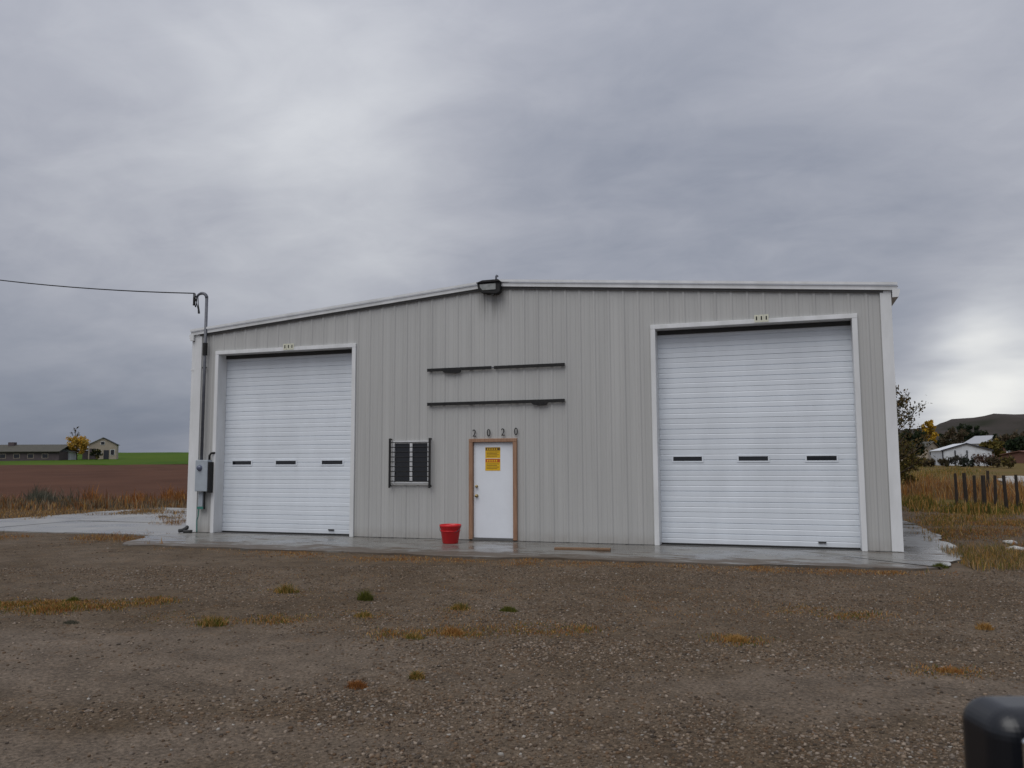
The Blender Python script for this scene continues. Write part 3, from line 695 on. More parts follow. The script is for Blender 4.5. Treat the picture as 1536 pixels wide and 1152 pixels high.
# ------------------------------------------------------------------ fence posts, shed, houses
fps = [(1433, 710, 738), (1447.5, 709.5, 739), (1460.5, 713, 741), (1474, 713, 748), (1479.5, 706, 731), (1490.5, 713, 742), (1507, 713, 744), (1524.5, 712, 745), (1546, 712, 746), (1568, 713, 748)]
for i, (x, yt, yb) in enumerate(fps):
    Dp = 33.5 if i == 4 else 27.5 + (2.0 if i < 3 else 0)
    q = at_depth(x, yt, Dp); zb = gz(q); r_ = 0.062*random.uniform(0.8, 1.15)
    lean = random.uniform(-0.05, 0.05)
    m_ = MB().tube([(q[0], q[1], zb-0.15), (q[0]+lean*0.5, q[1], (zb+q[2])/2), (q[0]+lean, q[1], q[2])], [r_*1.05, r_, r_*0.93], 9)
    tag(m_.build('fence_post', 'post_wood'), 'dark weathered wooden fence post standing in dry grass', 'post', 'fence posts along the pasture')

def gable_house(name, label, loc, rz, wd, dp, he_, hr_, wall, roof, cat='house', wins=(), ridge='y', ov=0.3, posts=False, group=None, doors=()):
    r_ = empty(name, loc, rz); tag(r_, label, cat, group)
    prof = [(-wd/2, -0.6), (wd/2, -0.6), (wd/2, he_), (0, hr_), (-wd/2, he_)]
    MB().prism(prof, 'y', 0, dp).build('wall', wall, r_, local=True)
    s_ = (hr_-he_)/(wd/2)
    for sg in (-1, 1):
        ex = sg*(wd/2+ov); ez = he_-s_*ov
        MB().prism([(0, hr_+0.02), (ex, ez+0.02), (ex, ez+0.14), (0, hr_+0.14)], 'y', -ov, dp+ov).build('roof', roof, r_, local=True)
    for (x0, x1, z0, z1) in wins:
        f = MB().box(x0-0.08, x1+0.08, -0.05, 0.02, z0-0.08, z1+0.08).build('window', 'white_trim', r_, local=True)
        MB().box(x0, x1, -0.07, -0.051, z0, z1).build('pane', 'dark_glass', f, local=True)
    for (x0, x1, z0, z1) in doors:
        MB().box(x0, x1, -0.06, 0.02, z0, z1).build('door', 'house_dark', r_, local=True)
    return r_
RZ = -YAW      # facing the yard
def spot(x, D): 
    p = at_depth(x, 690, D); return (p[0], p[1], gz(p))
# left: farmhouse and long low house
def house_left():
    p = spot(153, 205); r_ = gable_house('farmhouse', 'small pale farmhouse with dark gable roof standing behind the yellow tree', p, RZ+0.36, 6.4, 5.0, 3.6, 5.3, 'house_wall', 'roof_dark', wins=((-1.2, -0.3, 1.0, 2.2), (1.9, 2.7, 1.0, 2.3), (-0.4, 0.4, 3.6, 4.3)), doors=((-2.9, -1.5, -0.3, 2.6), (0.3, 1.5, -0.3, 2.2)))
    r_.children[1].data.materials[0] = MATS['roof_dark']; r_.children[2].data.materials[0] = MATS['roof_pale']
    m = MB().box(-4.5, -3.32, 0.2, 4, -0.6, 2.1); m.build('porch', 'house_dark', r_, local=True)
    MB().prism([(-4.8, 2.12), (-3.32, 2.6), (-3.32, 2.72), (-4.8, 2.24)], 'y', -0.3, 4.4).build('porch_roof', 'roof_dark', r_, local=True)
    p = spot(18, 192)
    r_ = empty('ranch_house', p, RZ); tag(r_, 'long low dark house with olive roof on the green field', 'house')
    wd = 22.0
    MB().box(-wd/2, wd/2, 0, 8, -0.6, 2.1).build('wall', 'house_dark', r_, local=True)
    MB().prism([(-0.6, 2.0), (4.0, 3.7), (8.6, 2.0), (8.6, 2.15), (4.0, 3.85), (-0.6, 2.15)], 'x', -wd/2-0.4, wd/2+0.4).build('roof', 'roof_olive', r_, local=True)
    for k, x0 in enumerate((-9.4, -6.2, -3.0, 0.3, 3.6, 7.0)):
        f = MB().box(x0, x0+1.5, -0.05, 0.01, 0.5, 1.6).build('window', 'house_wall', r_, local=True); MB().box(x0+0.1, x0+1.4, -0.07, -0.051, 0.6, 1.5).build('pane', 'dark_glass', f, local=True)
    MB().box(-3.0, -1.6, 3.0, 4.2, 3.2, 4.4).build('chimney', 'house_dark', r_, local=True)
    p = spot(96, 196); r_ = gable_house('outbuilding', 'tiny pale outbuilding between the long house and yellow tree', p, RZ, 2.6, 3, 1.9, 2.6, 'shed_white', 'roof_pale', 'shed', wins=((-0.5, 0.4, 0.8, 1.5),))
house_left()
# right: white metal shed with open bays, and roofs beyond
def shed():
    D = 108.0; pl = at_depth(1412, 690, D); zb = gz(pl)
    r_ = empty('white_shed', (pl[0], pl[1], zb), RZ-0.30); tag(r_, 'white metal shed with low gable roof beyond the fence posts', 'shed')
    wd, dp, he_, hr_ = 5.9, 7.5, 1.95, 2.85
    x0 = 0.1
    MB().prism([(x0, -0.6), (x0+wd, -0.6), (x0+wd, he_), (x0+wd/2, hr_), (x0, he_)], 'y', 0.0, dp).build('wall', 'shed_white', r_, local=True)
    s_ = (hr_-he_)/(wd/2)
    for sg in (-1, 1):
        c = x0+wd/2; ex = c+sg*(wd/2+0.15); ez = he_-s_*0.15
        MB().prism([(c, hr_+0.02), (ex, ez+0.02), (ex, ez+0.10), (c, hr_+0.10)], 'y', -0.15, dp+0.15).build('roof', 'shed_roof', r_, local=True)
        MB().prism([(c, hr_-0.06), (ex, ez-0.06), (ex, ez+0.115), (c, hr_+0.115)], 'y', -0.20, -0.152).build('rake_trim', 'roof_dark', r_, local=True)
    for xx in (x0+0.02, x0+1.5, x0+2.9): MB().box(xx, xx+0.16, -0.06, 0.03, -0.5, he_+0.02).build('post', 'roof_dark', r_, local=True)
    for k, (a_, b_) in enumerate(((0.3, 1.4), (1.75, 2.8), (3.15, 4.4), (4.5, 5.75))):
        MB().box(x0+a_, x0+b_, -0.035, 0.02, -0.4, he_-0.1).build('door_panel', 'shed_white', r_, local=True)
        if k in (1, 2): MB().box(x0+a_+0.4, x0+b_-0.4, -0.05, -0.036, 0.7, 1.5).build('window', 'roof_pale', r_, local=True)
shed()
for (x, D, wd, dp, he_, hr_, wl_, rf, lab, off) in (
        (1484, 190, 7, 6, 2.8, 4.4, 'brick_red', 'roof_pale', 'red brick house with pale roof behind the white shed', -0.5),
        (1496, 215, 8, 7, 4.2, 6.2, 'shed_white', 'roof_pale', 'white house with pale gable roof standing at the foot of the hill', 0.2),
        (1400, 160, 10, 6, 2.6, 3.6, 'house_wall', 'roof_olive', 'low tan barn partly hidden behind the white shed', 0.9),
        (1531, 125, 6, 4, 1.2, 1.7, 'brick_red', 'brick_red', 'low rusty red shed at the edge of the pasture', -1.2)):
    gable_house('rural_house' if 'house' in lab else 'rural_shed', lab, spot(x, D), RZ+off, wd, dp, he_, hr_, wl_, rf, 'house' if 'house' in lab else 'shed', wins=((-wd*0.33, -wd*0.2, 1.0, 1.9), (wd*0.15, wd*0.3, 1.0, 1.9)) if he_ > 2 else ())

# ------------------------------------------------------------------ vegetation
def leaf_cloud(centers, radii, n, size, cols, seed, flatness=1.0, droop=0.0):
    r = np.random.default_rng(seed); idx = r.integers(0, len(centers), n)
    d = r.normal(size=(n, 3)); d /= np.linalg.norm(d, axis=1)[:, None]; rad = r.random(n)**0.5
    c = np.array(centers)[idx] + d*(np.array(radii)[idx]*rad)[:, None]*np.array([1, 1, flatness])
    u = r.normal(size=(n, 3)); u /= np.linalg.norm(u, axis=1)[:, None]
    v = np.cross(u, r.normal(size=(n, 3))); v /= np.linalg.norm(v, axis=1)[:, None]
    s = size*(0.6+0.8*r.random(n))[:, None]
    V = np.stack([c-u*s, c-v*s*0.45, c+u*s, c+v*s*0.45], 1).reshape(-1, 3)
    Fq = np.arange(4*n).reshape(n, 4)
    cl = np.array(cols); ci = r.integers(0, len(cl), n); col_ = cl[ci]*(0.75+0.5*r.random(n))[:, None]
    return V, Fq, np.repeat(col_, 4, 0)
def tree(name, label, p, h, spread, cols, n, size, kind='round', group=None, seed=1, limbs=9, cat='tree', low=0.22):
    r = random.Random(seed); root = empty(name, p); tag(root, label, cat, group)
    m = MB(); cents = []; rads = []
    tr = max(0.03, h*0.022)
    th = h*(0.9 if kind in ('column', 'cone') else 0.7)
    path = [(r.uniform(-.02, .02)*h*t, r.uniform(-.02, .02)*h*t, -0.15+(th+0.15)*t) for t in (0, .25, .5, .75, 1)]
    m.tube(path, [tr, tr*.85, tr*.6, tr*.4, tr*.15], 7)
    for k in range(limbs):
        t = low+(0.97-low)*(k+r.random())/limbs; a_ = k*2.4+r.uniform(-.4, .4)
        b = Vector(path[0]).lerp(Vector(path[-1]), t); b.z = -0.15+(th+.15)*t
        if kind == 'column': ln = spread*(0.5+0.6*math.sin(math.pi*min(1, t*1.05))); up_ = 1.4
        elif kind == 'cone': ln = spread*(1.12-t); up_ = 0.15
        else: ln = spread*(0.55+0.6*math.sin(math.pi*(0.15+0.8*t)))*r.uniform(.75, 1.1); up_ = r.uniform(.5, 1.1)
        dv_ = Vector((math.cos(a_), math.sin(a_), up_)).normalized()
        tip = b+dv_*ln; mid_ = b.lerp(tip, .5)+Vector((0, 0, -0.05*ln))
        m.tube([b, mid_, tip], [tr*.45*(1.1-t), tr*.3*(1.1-t), tr*.07], 5)
        for q in range(3):
            s2 = b.lerp(tip, .45+.2*q); d2 = (dv_+Vector((r.uniform(-.8, .8), r.uniform(-.8, .8), r.uniform(-.2, .6)))).normalized()
            t2 = s2+d2*ln*.38; m.tube([s2, t2], [tr*.13, tr*.04], 4, cap=False)
            cents += [tuple(t2), tuple(s2.lerp(t2, .5))]; rads += [ln*.24+.05, ln*.17+.05]
        cents.append(tuple(tip)); rads.append(ln*.22+.05)
    m.build('trunk', 'bark', root, smooth=True, local=True, recalc=False)
    V, Fq, cc = leaf_cloud(cents, rads, n, size, cols, seed)
    np_mesh('crown', V, Fq, 'leaf_mix', cc, root); return root
def lift(x, D): return spot(x, D)
YEL = [(0.42, 0.27, 0.03), (0.35, 0.20, 0.025), (0.30, 0.22, 0.04)]
DKG = [(0.018, 0.030, 0.014), (0.03, 0.042, 0.018), (0.022, 0.028, 0.020)]
BRN = [(0.075, 0.055, 0.035), (0.10, 0.075, 0.045), (0.06, 0.055, 0.03)]
OLV = [(0.13, 0.105, 0.03), (0.17, 0.125, 0.03), (0.09, 0.085, 0.03)]
# young tree close behind the right corner
p = lift(1337, 36)
tree('young_tree', 'young tree with thin olive brown leaves rising behind the right corner', p, 6.1, 1.4, [(0.085, 0.065, 0.03), (0.11, 0.075, 0.03), (0.055, 0.055, 0.025)], 2400, 0.075, 'round', seed=5, limbs=24)
p = lift(1349, 44); tree('olive_shrub', 'yellowing shrub hugging the edge of the workshop wall', p, 2.6, 1.1, OLV, 3200, 0.10, 'round', seed=8, limbs=14, cat='shrub', low=0.02)
tree('yellow_poplar', 'slim golden poplar rising above the roof of the white shed', lift(1396, 205), 10.0, 2.0, [(0.50, 0.30, 0.03), (0.42, 0.24, 0.025), (0.36, 0.26, 0.05)], 3000, 0.36, 'column', seed=3, limbs=14)
tree('autumn_tree', 'yellow autumn tree between the two houses on the green field', lift(115, 198), 6.4, 2.3, [(0.55, 0.34, 0.05), (0.48, 0.27, 0.05), (0.42, 0.30, 0.08)], 2600, 0.30, 'round', seed=4, limbs=18)
tree('bare_tree', 'thin bare purple brown tree standing close behind the yellow one', lift(111, 203), 8.6, 1.6, BRN, 220, 0.18, 'column', seed=6, limbs=12)
tree('dark_bush', 'dark green bush in front of the pale farmhouse wall', lift(143, 199), 2.6, 1.3, DKG+OLV[:1], 700, 0.22, 'round', seed=9, limbs=9, cat='bush', low=0.0)
far = [(1366, 150, 5.5, 3.0, DKG, 'round', 'dense dark evergreen tree close to the shed, beside the workshop edge'), (1352, 170, 6.2, 2.6, OLV, 'round', 'olive tree at the far edge of the pasture by the workshop corner'),
       (1383, 260, 8.0, 3.5, BRN, 'round', None), (1432, 230, 9.0, 4.0, BRN, 'round', None), (1448, 250, 12.0, 4.2, DKG, 'round', 'tall dark tree behind the peak of the white shed roof'),
       (1462, 270, 12.5, 4.0, DKG, 'round', 'broad dark tree just past the peak of the white shed roof'), (1418, 290, 9.5, 3.6, DKG, 'round', None), (1502, 205, 7.0, 2.5, DKG, 'round', 'dark tree next to the white house at the hill foot'),
       (1514, 170, 5.0, 3.0, BRN, 'round', None), (1530, 190, 6.5, 3.2, BRN, 'round', None), (1534, 140, 4.0, 2.4, DKG, 'round', 'low dark green tree behind the rusty shed'), (1560, 180, 8, 3.4, BRN, 'round', None), (1485, 150, 3.0, 2.0, OLV, 'round', 'low olive tree between the shed and the brick house')]
for i, (x, D, h, sp, cl, kd, lab) in enumerate(far):
    tree('far_tree', lab or 'leafless brown tree among the houses below the hill', lift(x, D), h, sp, cl, 1900 if cl is not BRN else 1300, 0.36, kd, 'trees below the hill', seed=20+i, limbs=9)
for i, (x, D, h, sp, cl) in enumerate(((1392, 100, 1.1, 1.1, BRN), (1415, 99, 1.4, 0.9, BRN), (1437, 98, 1.7, 1.3, [(0.05, 0.05, 0.045), (0.07, 0.065, 0.05)]), (1452, 97, 1.3, 1.1, [(0.05, 0.05, 0.045), (0.045, 0.06, 0.04)]), (1476, 96, 1.9, 1.6, [(0.09, 0.055, 0.045), (0.12, 0.075, 0.05)]), (1490, 95, 1.5, 1.2, BRN), (1512, 92, 2.0, 1.1, OLV+BRN), (1381, 101, 1.2, 1.0, OLV))):
    tree('dry_shrub', 'low dry brownish shrub growing in front of the white shed', lift(x, D), h*0.62, sp*0.72, cl, 1000, 0.11, 'round', 'shrubs in front of the white shed', seed=50+i, limbs=13, cat='shrub', low=0.0)

# grass blades -------------------------------------------------------------
GOLD = [(0.40, 0.235, 0.075), (0.34, 0.18, 0.05), (0.42, 0.27, 0.11)]; RUST = [(0.28, 0.115, 0.035), (0.31, 0.14, 0.045), (0.21, 0.09, 0.035)]; GRN = [(0.10, 0.11, 0.02), (0.14, 0.13, 0.03), (0.075, 0.09, 0.02)]; TAN = [(0.27, 0.20, 0.125), (0.22, 0.16, 0.10), (0.19, 0.12, 0.07)]; GRYG = [(0.10, 0.10, 0.075), (0.13, 0.115, 0.085), (0.08, 0.085, 0.06)]
def blades(base, hh, ww, cols, seed, lean=0.5):
    r = np.random.default_rng(seed); n = len(base); a = r.random(n)*2*np.pi
    side = np.stack([np.cos(a), np.sin(a), 0*a], 1); b = r.random(n)*2*np.pi
    ld = np.stack([np.cos(b), np.sin(b), 0*b], 1)*(lean*r.random(n)*hh)[:, None]
    w_ = (ww*(0.6+0.8*r.random(n)))[:, None]; h_ = np.zeros((n, 3)); h_[:, 2] = hh*np.sqrt(np.clip(1-(lean*0.6)**2, 0.2, 1))
    V = np.stack([base-side*w_, base+side*w_, base+ld*0.35+h_*0.6+side*w_*0.7, base+ld*0.35+h_*0.6-side*w_*0.7, base+ld+h_], 1).reshape(-1, 3)
    o = np.arange(n)*5
    Fq = np.concatenate([np.stack([o, o+1, o+2], 1), np.stack([o, o+2, o+3], 1), np.stack([o+3, o+2, o+4], 1)])
    cl = np.array(cols); c = cl[r.integers(0, len(cl), n)]*(0.7+0.6*r.random(n))[:, None]
    return V, Fq, np.repeat(c, 5, 0)
class Field:
    def __init__(s): s.V = []; s.F = []; s.C = []; s.n = 0
    def add(s, v, f, c): s.V.append(v); s.F.append(f+s.n); s.C.append(c); s.n += len(v)
    def build(s, name, label, cat): 
        return tag(np_mesh(name, np.concatenate(s.V), np.concatenate(s.F), 'blade_mix', np.concatenate(s.C)), label, cat, kind='stuff')
def gpts(pxl):        # pixel array -> ground points on the terrain
    out = []
    for x, y in pxl:
        zz = -0.03
        for _ in range(5):
            q = on_ground(x, y, zz); l, d = frame_of(q); zz = float(terrain(l, d))
        out.append((q[0], q[1], zz-0.01))
    return np.array(out)
def inside_concrete(pts, soft=0.0):
    x, y = pts[:, 0], pts[:, 1]
    return ((x > 0.2) & (x < 16.2) & (y > -2.45) & (y < 20)) | ((x > 0) & (x < W) & (y > 0) & (y < 20))
def noise2(pts, s, seed): return np.array([mnoise.fractal((p[0]*s+seed, p[1]*s, seed), 0.9, 2.0, 4) for p in pts])
def patch(fd, ell, n, hh, ww, cols, seed, lean=0.7, mask=None):
    """ell: list of (cx,cy,rx,ry) seen in the photograph; blades stand on the ground there, in clumps"""
    r = np.random.default_rng(seed); P_ = []
    tot = sum(e[2]*e[3] for e in ell)
    for (cx, cy, rx, ry) in ell:
        k = max(4, int(n*rx*ry/tot)); nc_ = max(3, k//14)
        q = r.normal(size=(nc_, 2))*0.55; q = q[np.linalg.norm(q, axis=1) < 1.5]
        c = gpts(np.stack([cx+q[:, 0]*rx, cy+q[:, 1]*ry], 1)); j = r.integers(0, len(c), k)
        o = c[j]; sp_ = 0.05*(1+np.linalg.norm(o[:, :2]-CAM[:2], axis=1)/12); o[:, 0] += r.normal(size=k)*sp_; o[:, 1] += r.normal(size=k)*sp_; P_.append(o)
    b = np.concatenate(P_)
    b = b[~inside_concrete(b)]
    lx_ = (b-CAM)@Rh; dx_ = (b-CAM)@Fh; b[:, 2] = terrain(lx_, dx_)-0.005
    h_ = hh*(0.35+0.9*r.random(len(b)))
    h_ = h_*np.clip(0.75+0.9*noise2(b, 0.8+0.0*hh, seed*1.3)+0.5*noise2(b, 3.0, seed*0.7), 0.25, 1.7)
    fd.add(*blades(b, h_, ww, cols, seed+1, lean))
fd = Field()
# bank to the right of the apron, strips along the apron, left patches, streaks in the yard
patch(fd, [(1460, 838, 90, 14), (1530, 842, 60, 12), (1410, 850, 45, 6)], 9000, 0.16, 0.004, GOLD+GRN+TAN, 100)
patch(fd, [(1420, 780, 40, 16), (1480, 765, 70, 16), (1400, 805, 22, 10)], 5000, 0.16, 0.006, GRN+OLV+GOLD+GOLD, 102)
patch(fd, [(1440, 790, 80, 20), (1520, 780, 60, 24), (1400, 770, 30, 16), (1530, 830, 60, 14)], 14000, 0.07, 0.006, OLV+GOLD+RUST, 103, 0.9)
patch(fd, [(1440, 800, 60, 12), (1520, 800, 60, 14), (1500, 780, 60, 8)], 1800, 0.10, 0.005, RUST+TAN, 104)
patch(fd, [(1130, 853, 90, 5), (1290, 857, 110, 5), (900, 847, 120, 4), (700, 842, 100, 4), (430, 830, 90, 5), (330, 822, 60, 4), (560, 838, 80, 4)], 11000, 0.04, 0.0045, RUST+GOLD, 106, 1.0)
patch(fd, [(205, 806, 50, 6), (150, 809, 40, 4), (20, 806, 24, 4), (258, 786, 18, 7), (235, 812, 30, 4)], 3600, 0.11, 0.006, GOLD+RUST+TAN, 108)
patch(fd, [(60, 914, 60, 7), (70, 906, 60, 4), (20, 908, 30, 5), (175, 909, 50, 4), (235, 901, 36, 4), (130, 904, 30, 4)], 7000, 0.05, 0.004, RUST+GOLD+GRN, 110, 0.9)
patch(fd, [(250, 926, 34, 5), (320, 932, 36, 5), (430, 932, 60, 6), (545, 924, 44, 8), (600, 950, 40, 6), (690, 950, 50, 8), (430, 890, 40, 5), (690, 915, 34, 5), (1105, 960, 40, 6), (1280, 925, 50, 5), (1425, 1010, 40, 6), (820, 945, 60, 8), (1180, 915, 60, 5)], 11000, 0.04, 0.0035, GOLD+RUST+GRN, 112, 1.0)
patch(fd, [(150, 769, 130, 4), (230, 768, 60, 5), (255, 778, 25, 4), (40, 768, 60, 5), (55, 777, 25, 3), (20, 774, 30, 4)], 11000, 0.11, 0.010, GOLD+TAN+TAN, 114)
patch(fd, [(768, 890, 420, 22), (1100, 910, 340, 40), (300, 870, 300, 20), (620, 930, 260, 24)], 9000, 0.028, 0.003, GOLD+RUST+TAN, 116, 1.2)
patch(fd, [(1680, 830, 90, 20), (1850, 820, 120, 24), (1650, 780, 90, 20), (2050, 810, 120, 24)], 6000, 0.14, 0.007, GOLD+OLV+TAN, 118)
fd.build('dry_grass', 'patchy dry golden grass growing through the gravel and along the concrete', 'grass')
fw_ = Field()
patch(fw_, [(130, 761, 180, 5), (230, 757, 80, 6), (30, 762, 60, 5), (-60, 763, 60, 6)], 9000, 0.34, 0.016, GOLD+RUST+TAN+TAN+TAN+GRYG, 120, 0.5)
patch(fw_, [(62, 758, 16, 5), (100, 759, 16, 3)], 1500, 0.62, 0.016, GRYG, 122, 0.6)
patch(fw_, [(265, 753, 20, 4), (205, 757, 14, 3), (135, 759, 14, 3)], 1500, 0.55, 0.016, RUST, 124, 0.6)
patch(fw_, [(1440, 741, 90, 8), (1520, 749, 50, 8), (1390, 737, 30, 10), (1590, 749, 60, 10)], 20000, 0.66, 0.013, RUST+TAN+GOLD, 126, 0.5)
patch(fw_, [(1380, 722, 30, 8), (1420, 712, 60, 5), (1375, 757, 20, 8), (1480, 766, 70, 5)], 9000, 0.36, 0.014, GRN+OLV+GOLD, 128, 0.5)
fw_.build('tall_weeds', 'tall dry weeds along the field edge and under the fence posts', 'weeds')
# tufts one can count in the gravel
tl = [(430, 889, 26, 0.17, GRN+GOLD), (548, 900, 17, 0.18, GRN), (318, 938, 30, 0.15, GOLD+GRN), (690, 914, 22, 0.11, GRN+GOLD), (763, 917, 18, 0.09, GRN+GRN), (535, 1031, 22, 0.08, RUST), (680, 952, 24, 0.10, GOLD+RUST), (620, 957, 22, 0.07, GRN+GOLD), (1105, 962, 24, 0.09, GOLD), (1477, 944, 16, 0.10, GOLD), (110, 902, 14, 0.09, GRN), (1410, 852, 16, 0.13, GRN), (545, 925, 20, 0.08, GOLD+GRN), (625, 1018, 16, 0.09, GRN+GOLD), (1425, 1008, 26, 0.06, RUST+GOLD), (107, 935, 16, 0.05, GRYG)]
for i, (x, y, rx, hh, cl) in enumerate(tl):
    c = gpts([(x, y)])[0]; r = np.random.default_rng(200+i); D = frame_of(c)[1]; R_ = rx*D/FPX; n = 560
    q = r.normal(size=(n, 2))*np.array([0.50, 0.22])*R_; q = q[np.linalg.norm(q, axis=1) < 0.75*R_]; n = len(q); bs_ = np.stack([c[0]+q[:, 0], c[1]+q[:, 1], 0*q[:, 0]], 1)
    bs_[:, 2] = terrain((bs_-CAM)@Rh, (bs_-CAM)@Fh)-0.005
    fall = np.exp(-(np.linalg.norm(q, axis=1)/R_)**2*1.5)
    V, Fq, cc = blades(bs_-c, hh*(0.3+0.8*r.random(n))*fall, 0.0032, cl, 300+i, 0.9)
    o = np_mesh('grass_tuft', V, Fq, 'blade_mix', cc); o.location = tuple(c)
    tag(o, 'small rusty brown tuft of dead grass in the gravel' if cl[0] == RUST[0] else 'small green tuft of grass growing in the gravel' if cl[0] == GRN[0] else 'small straw coloured tuft of dry grass in the gravel', 'grass tuft', 'grass tufts in the yard')

# gravel stones -------------------------------------------------------------
def icosa():
    t = (1+5**.5)/2
    v = np.array([(-1, t, 0), (1, t, 0), (-1, -t, 0), (1, -t, 0), (0, -1, t), (0, 1, t), (0, -1, -t), (0, 1, -t), (t, 0, -1), (t, 0, 1), (-t, 0, -1), (-t, 0, 1)], float)
    f = np.array([(0, 11, 5), (0, 5, 1), (0, 1, 7), (0, 7, 10), (0, 10, 11), (1, 5, 9), (5, 11, 4), (11, 10, 2), (10, 7, 6), (7, 1, 8), (3, 9, 4), (3, 4, 2), (3, 2, 6), (3, 6, 8), (3, 8, 9), (4, 9, 5), (2, 4, 11), (6, 2, 10), (8, 6, 7), (9, 8, 1)])
    return v/np.linalg.norm(v[0]), f
def octa():
    return np.array([(1, 0, 0), (-1, 0, 0), (0, 1, 0), (0, -1, 0), (0, 0, 1), (0, 0, -1)], float), np.array([(0, 2, 4), (2, 1, 4), (1, 3, 4), (3, 0, 4), (2, 0, 5), (1, 2, 5), (3, 1, 5), (0, 3, 5)])
def stones(n, d0, d1, smin, smax, seed, base=icosa):
    r = np.random.default_rng(seed); iv, jf = base(); nv = len(iv)
    D = np.sqrt(r.random(n*2)*(d1**2-d0**2)+d0**2); lat = (r.random(n*2)*2-1)*(D*0.68+0.4)
    x = CAM[0]+Rh[0]*lat+Fh[0]*D; y = CAM[1]+Rh[1]*lat+Fh[1]*D; pts = np.stack([x, y, 0*x], 1)
    # stonier in the middle and right, smooth packed dirt at left and in tyre tracks
    pn = noise2(pts, 0.42, 5.0)+0.5*noise2(pts, 1.6, 9.0)
    prob = np.clip(0.62+0.10*lat/np.maximum(D*0.5, 1)+0.55*pn, 0.08, 1.0)
    jl = lat+0.8*noise2(pts, 0.9, 31.0); jd = D+0.8*noise2(pts, 0.9, 47.0)
    for (l0, dd0, rl, rd) in TRACKS:
        e = ((jl-l0)/rl)**2+((jd-dd0)/rd)**2; prob = prob*np.clip((e-0.3)/1.3, 0.12, 1)
    keep = (r.random(n*2) < prob) & ~inside_concrete(pts); pts = pts[keep][:n]; D = D[keep][:n]; lat = lat[keep][:n]; k = len(pts)
    s = smin*(smax/smin)**(r.random(k)**2.2)
    defm = 1+0.30*r.normal(size=(k, nv, 1)).clip(-1.5, 1.5)*0.7
    V = iv[None]*defm*np.stack([0.7+0.7*r.random(k), 0.7+0.6*r.random(k), 0.4+0.4*r.random(k)], 1)[:, None, :]
    a = r.random(k)*2*np.pi; ca, sa = np.cos(a)[:, None], np.sin(a)[:, None]
    X = V[:, :, 0]*ca-V[:, :, 1]*sa; Y = V[:, :, 0]*sa+V[:, :, 1]*ca
    V = np.stack([X, Y, V[:, :, 2]], -1)*s[:, None, None]
    pts[:, 2] = terrain(lat, D)+s*0.10
    V = V+pts[:, None, :]
    cl = np.array([(0.125, 0.088, 0.058), (0.085, 0.058, 0.038), (0.185, 0.140, 0.100), (0.15, 0.123, 0.100), (0.125, 0.080, 0.048), (0.23, 0.185, 0.145), (0.058, 0.045, 0.034), (0.16, 0.12, 0.085)])
    c = cl[r.integers(0, len(cl), k)]*(0.75+0.5*r.random(k))[:, None]
    br = r.random(k) < 0.012; c[br] = np.array([0.30, 0.28, 0.25])*(0.7+0.5*r.random(br.sum()))[:, None]
    Fq = (jf[None]+(np.arange(k)*nv)[:, None, None]).reshape(-1, 3)
    return V.reshape(-1, 3), Fq, np.repeat(c, nv, 0)
gs = Field()
gs.add(*stones(58000, 3.6, 7.8, 0.004, 0.017, 1)); gs.add(*stones(78000, 7.2, 13.4, 0.005, 0.019, 2, octa)); gs.add(*stones(7000, 12.5, 22, 0.008, 0.024, 3, octa))
o = tag(np_mesh('gravel', np.concatenate(gs.V), np.concatenate(gs.F), 'stone_mix', np.concatenate(gs.C)), 'loose brown grey gravel stones scattered over the yard', 'gravel', kind='stuff')
# a few pale rocks at the right
for i, (x, y, s) in enumerate(((1516, 815, 0.11), (1524, 827, 0.15), (1505, 829, 0.07))):
    c = gpts([(x, y)])[0]; iv, jf = icosa(); r = np.random.default_rng(i+70)
    V = iv*(1+0.2*r.normal(size=(12, 1)).clip(-1, 1))*np.array([1.3, 0.9, 0.5])*s
    o = np_mesh('pale_rock', V, jf, 'pale_stone'); o.location = (c[0], c[1], c[2]+s*0.25)
    tag(o, 'pale rock lying in the dry grass beside the apron', 'rock', 'pale rocks right of the building')

# ------------------------------------------------------------------ the pickup beside the photographer (only its door mirror shows)
hd_ang = math.radians(35)                     # heading, to the right of the line of sight
hx = Rh*math.sin(hd_ang)+Fh*math.cos(hd_ang); lf = -(Rh*math.cos(hd_ang)-Fh*math.sin(hd_ang))
base = CAM + Rh*0.925 + Fh*1.12
tk = empty('pickup_truck', (base[0], base[1], -0.03), math.atan2(hx[1], hx[0])); tag(tk, 'black pickup truck parked in the yard, only its rounded door mirror showing', 'truck')
def arc(cx, r, n=10): return [(cx+r*math.cos(math.pi*k/n), 0.40+r*math.sin(math.pi*k/n)) for k in range(n+1)]
prof = [(-3.75, 0.50), (-3.78, 1.12), (-2.0, 1.14), (0.25, 1.13), (1.0, 1.10), (1.75, 1.02), (1.88, 0.85), (1.88, 0.45)] + [(1.60, 0.40)] + arc(1.15, 0.42)[1:-1] + [(0.70, 0.40), (-2.0, 0.40)] + arc(-2.45, 0.42)[1:-1] + [(-2.90, 0.40)]
MB().prism(prof, 'y', -1.92, -0.02).build('body', 'truck_paint', tk, bevel=0.03, local=True)
cabm = MB(); i0 = 0
lo_ = [(0.20, 1.14), (-2.05, 1.14)]; hi_ = [(-0.62, 1.80), (-1.85, 1.82)]
cabm.v = [(0.20, -0.06, 1.14), (-2.05, -0.06, 1.14), (-1.85, -0.24, 1.82), (-0.62, -0.24, 1.80), (0.20, -1.88, 1.14), (-2.05, -1.88, 1.14), (-1.85, -1.70, 1.82), (-0.62, -1.70, 1.80)]
cabm.f = [(0, 1, 2, 3), (7, 6, 5, 4), (0, 3, 7, 4), (1, 5, 6, 2), (3, 2, 6, 7), (0, 4, 5, 1)]
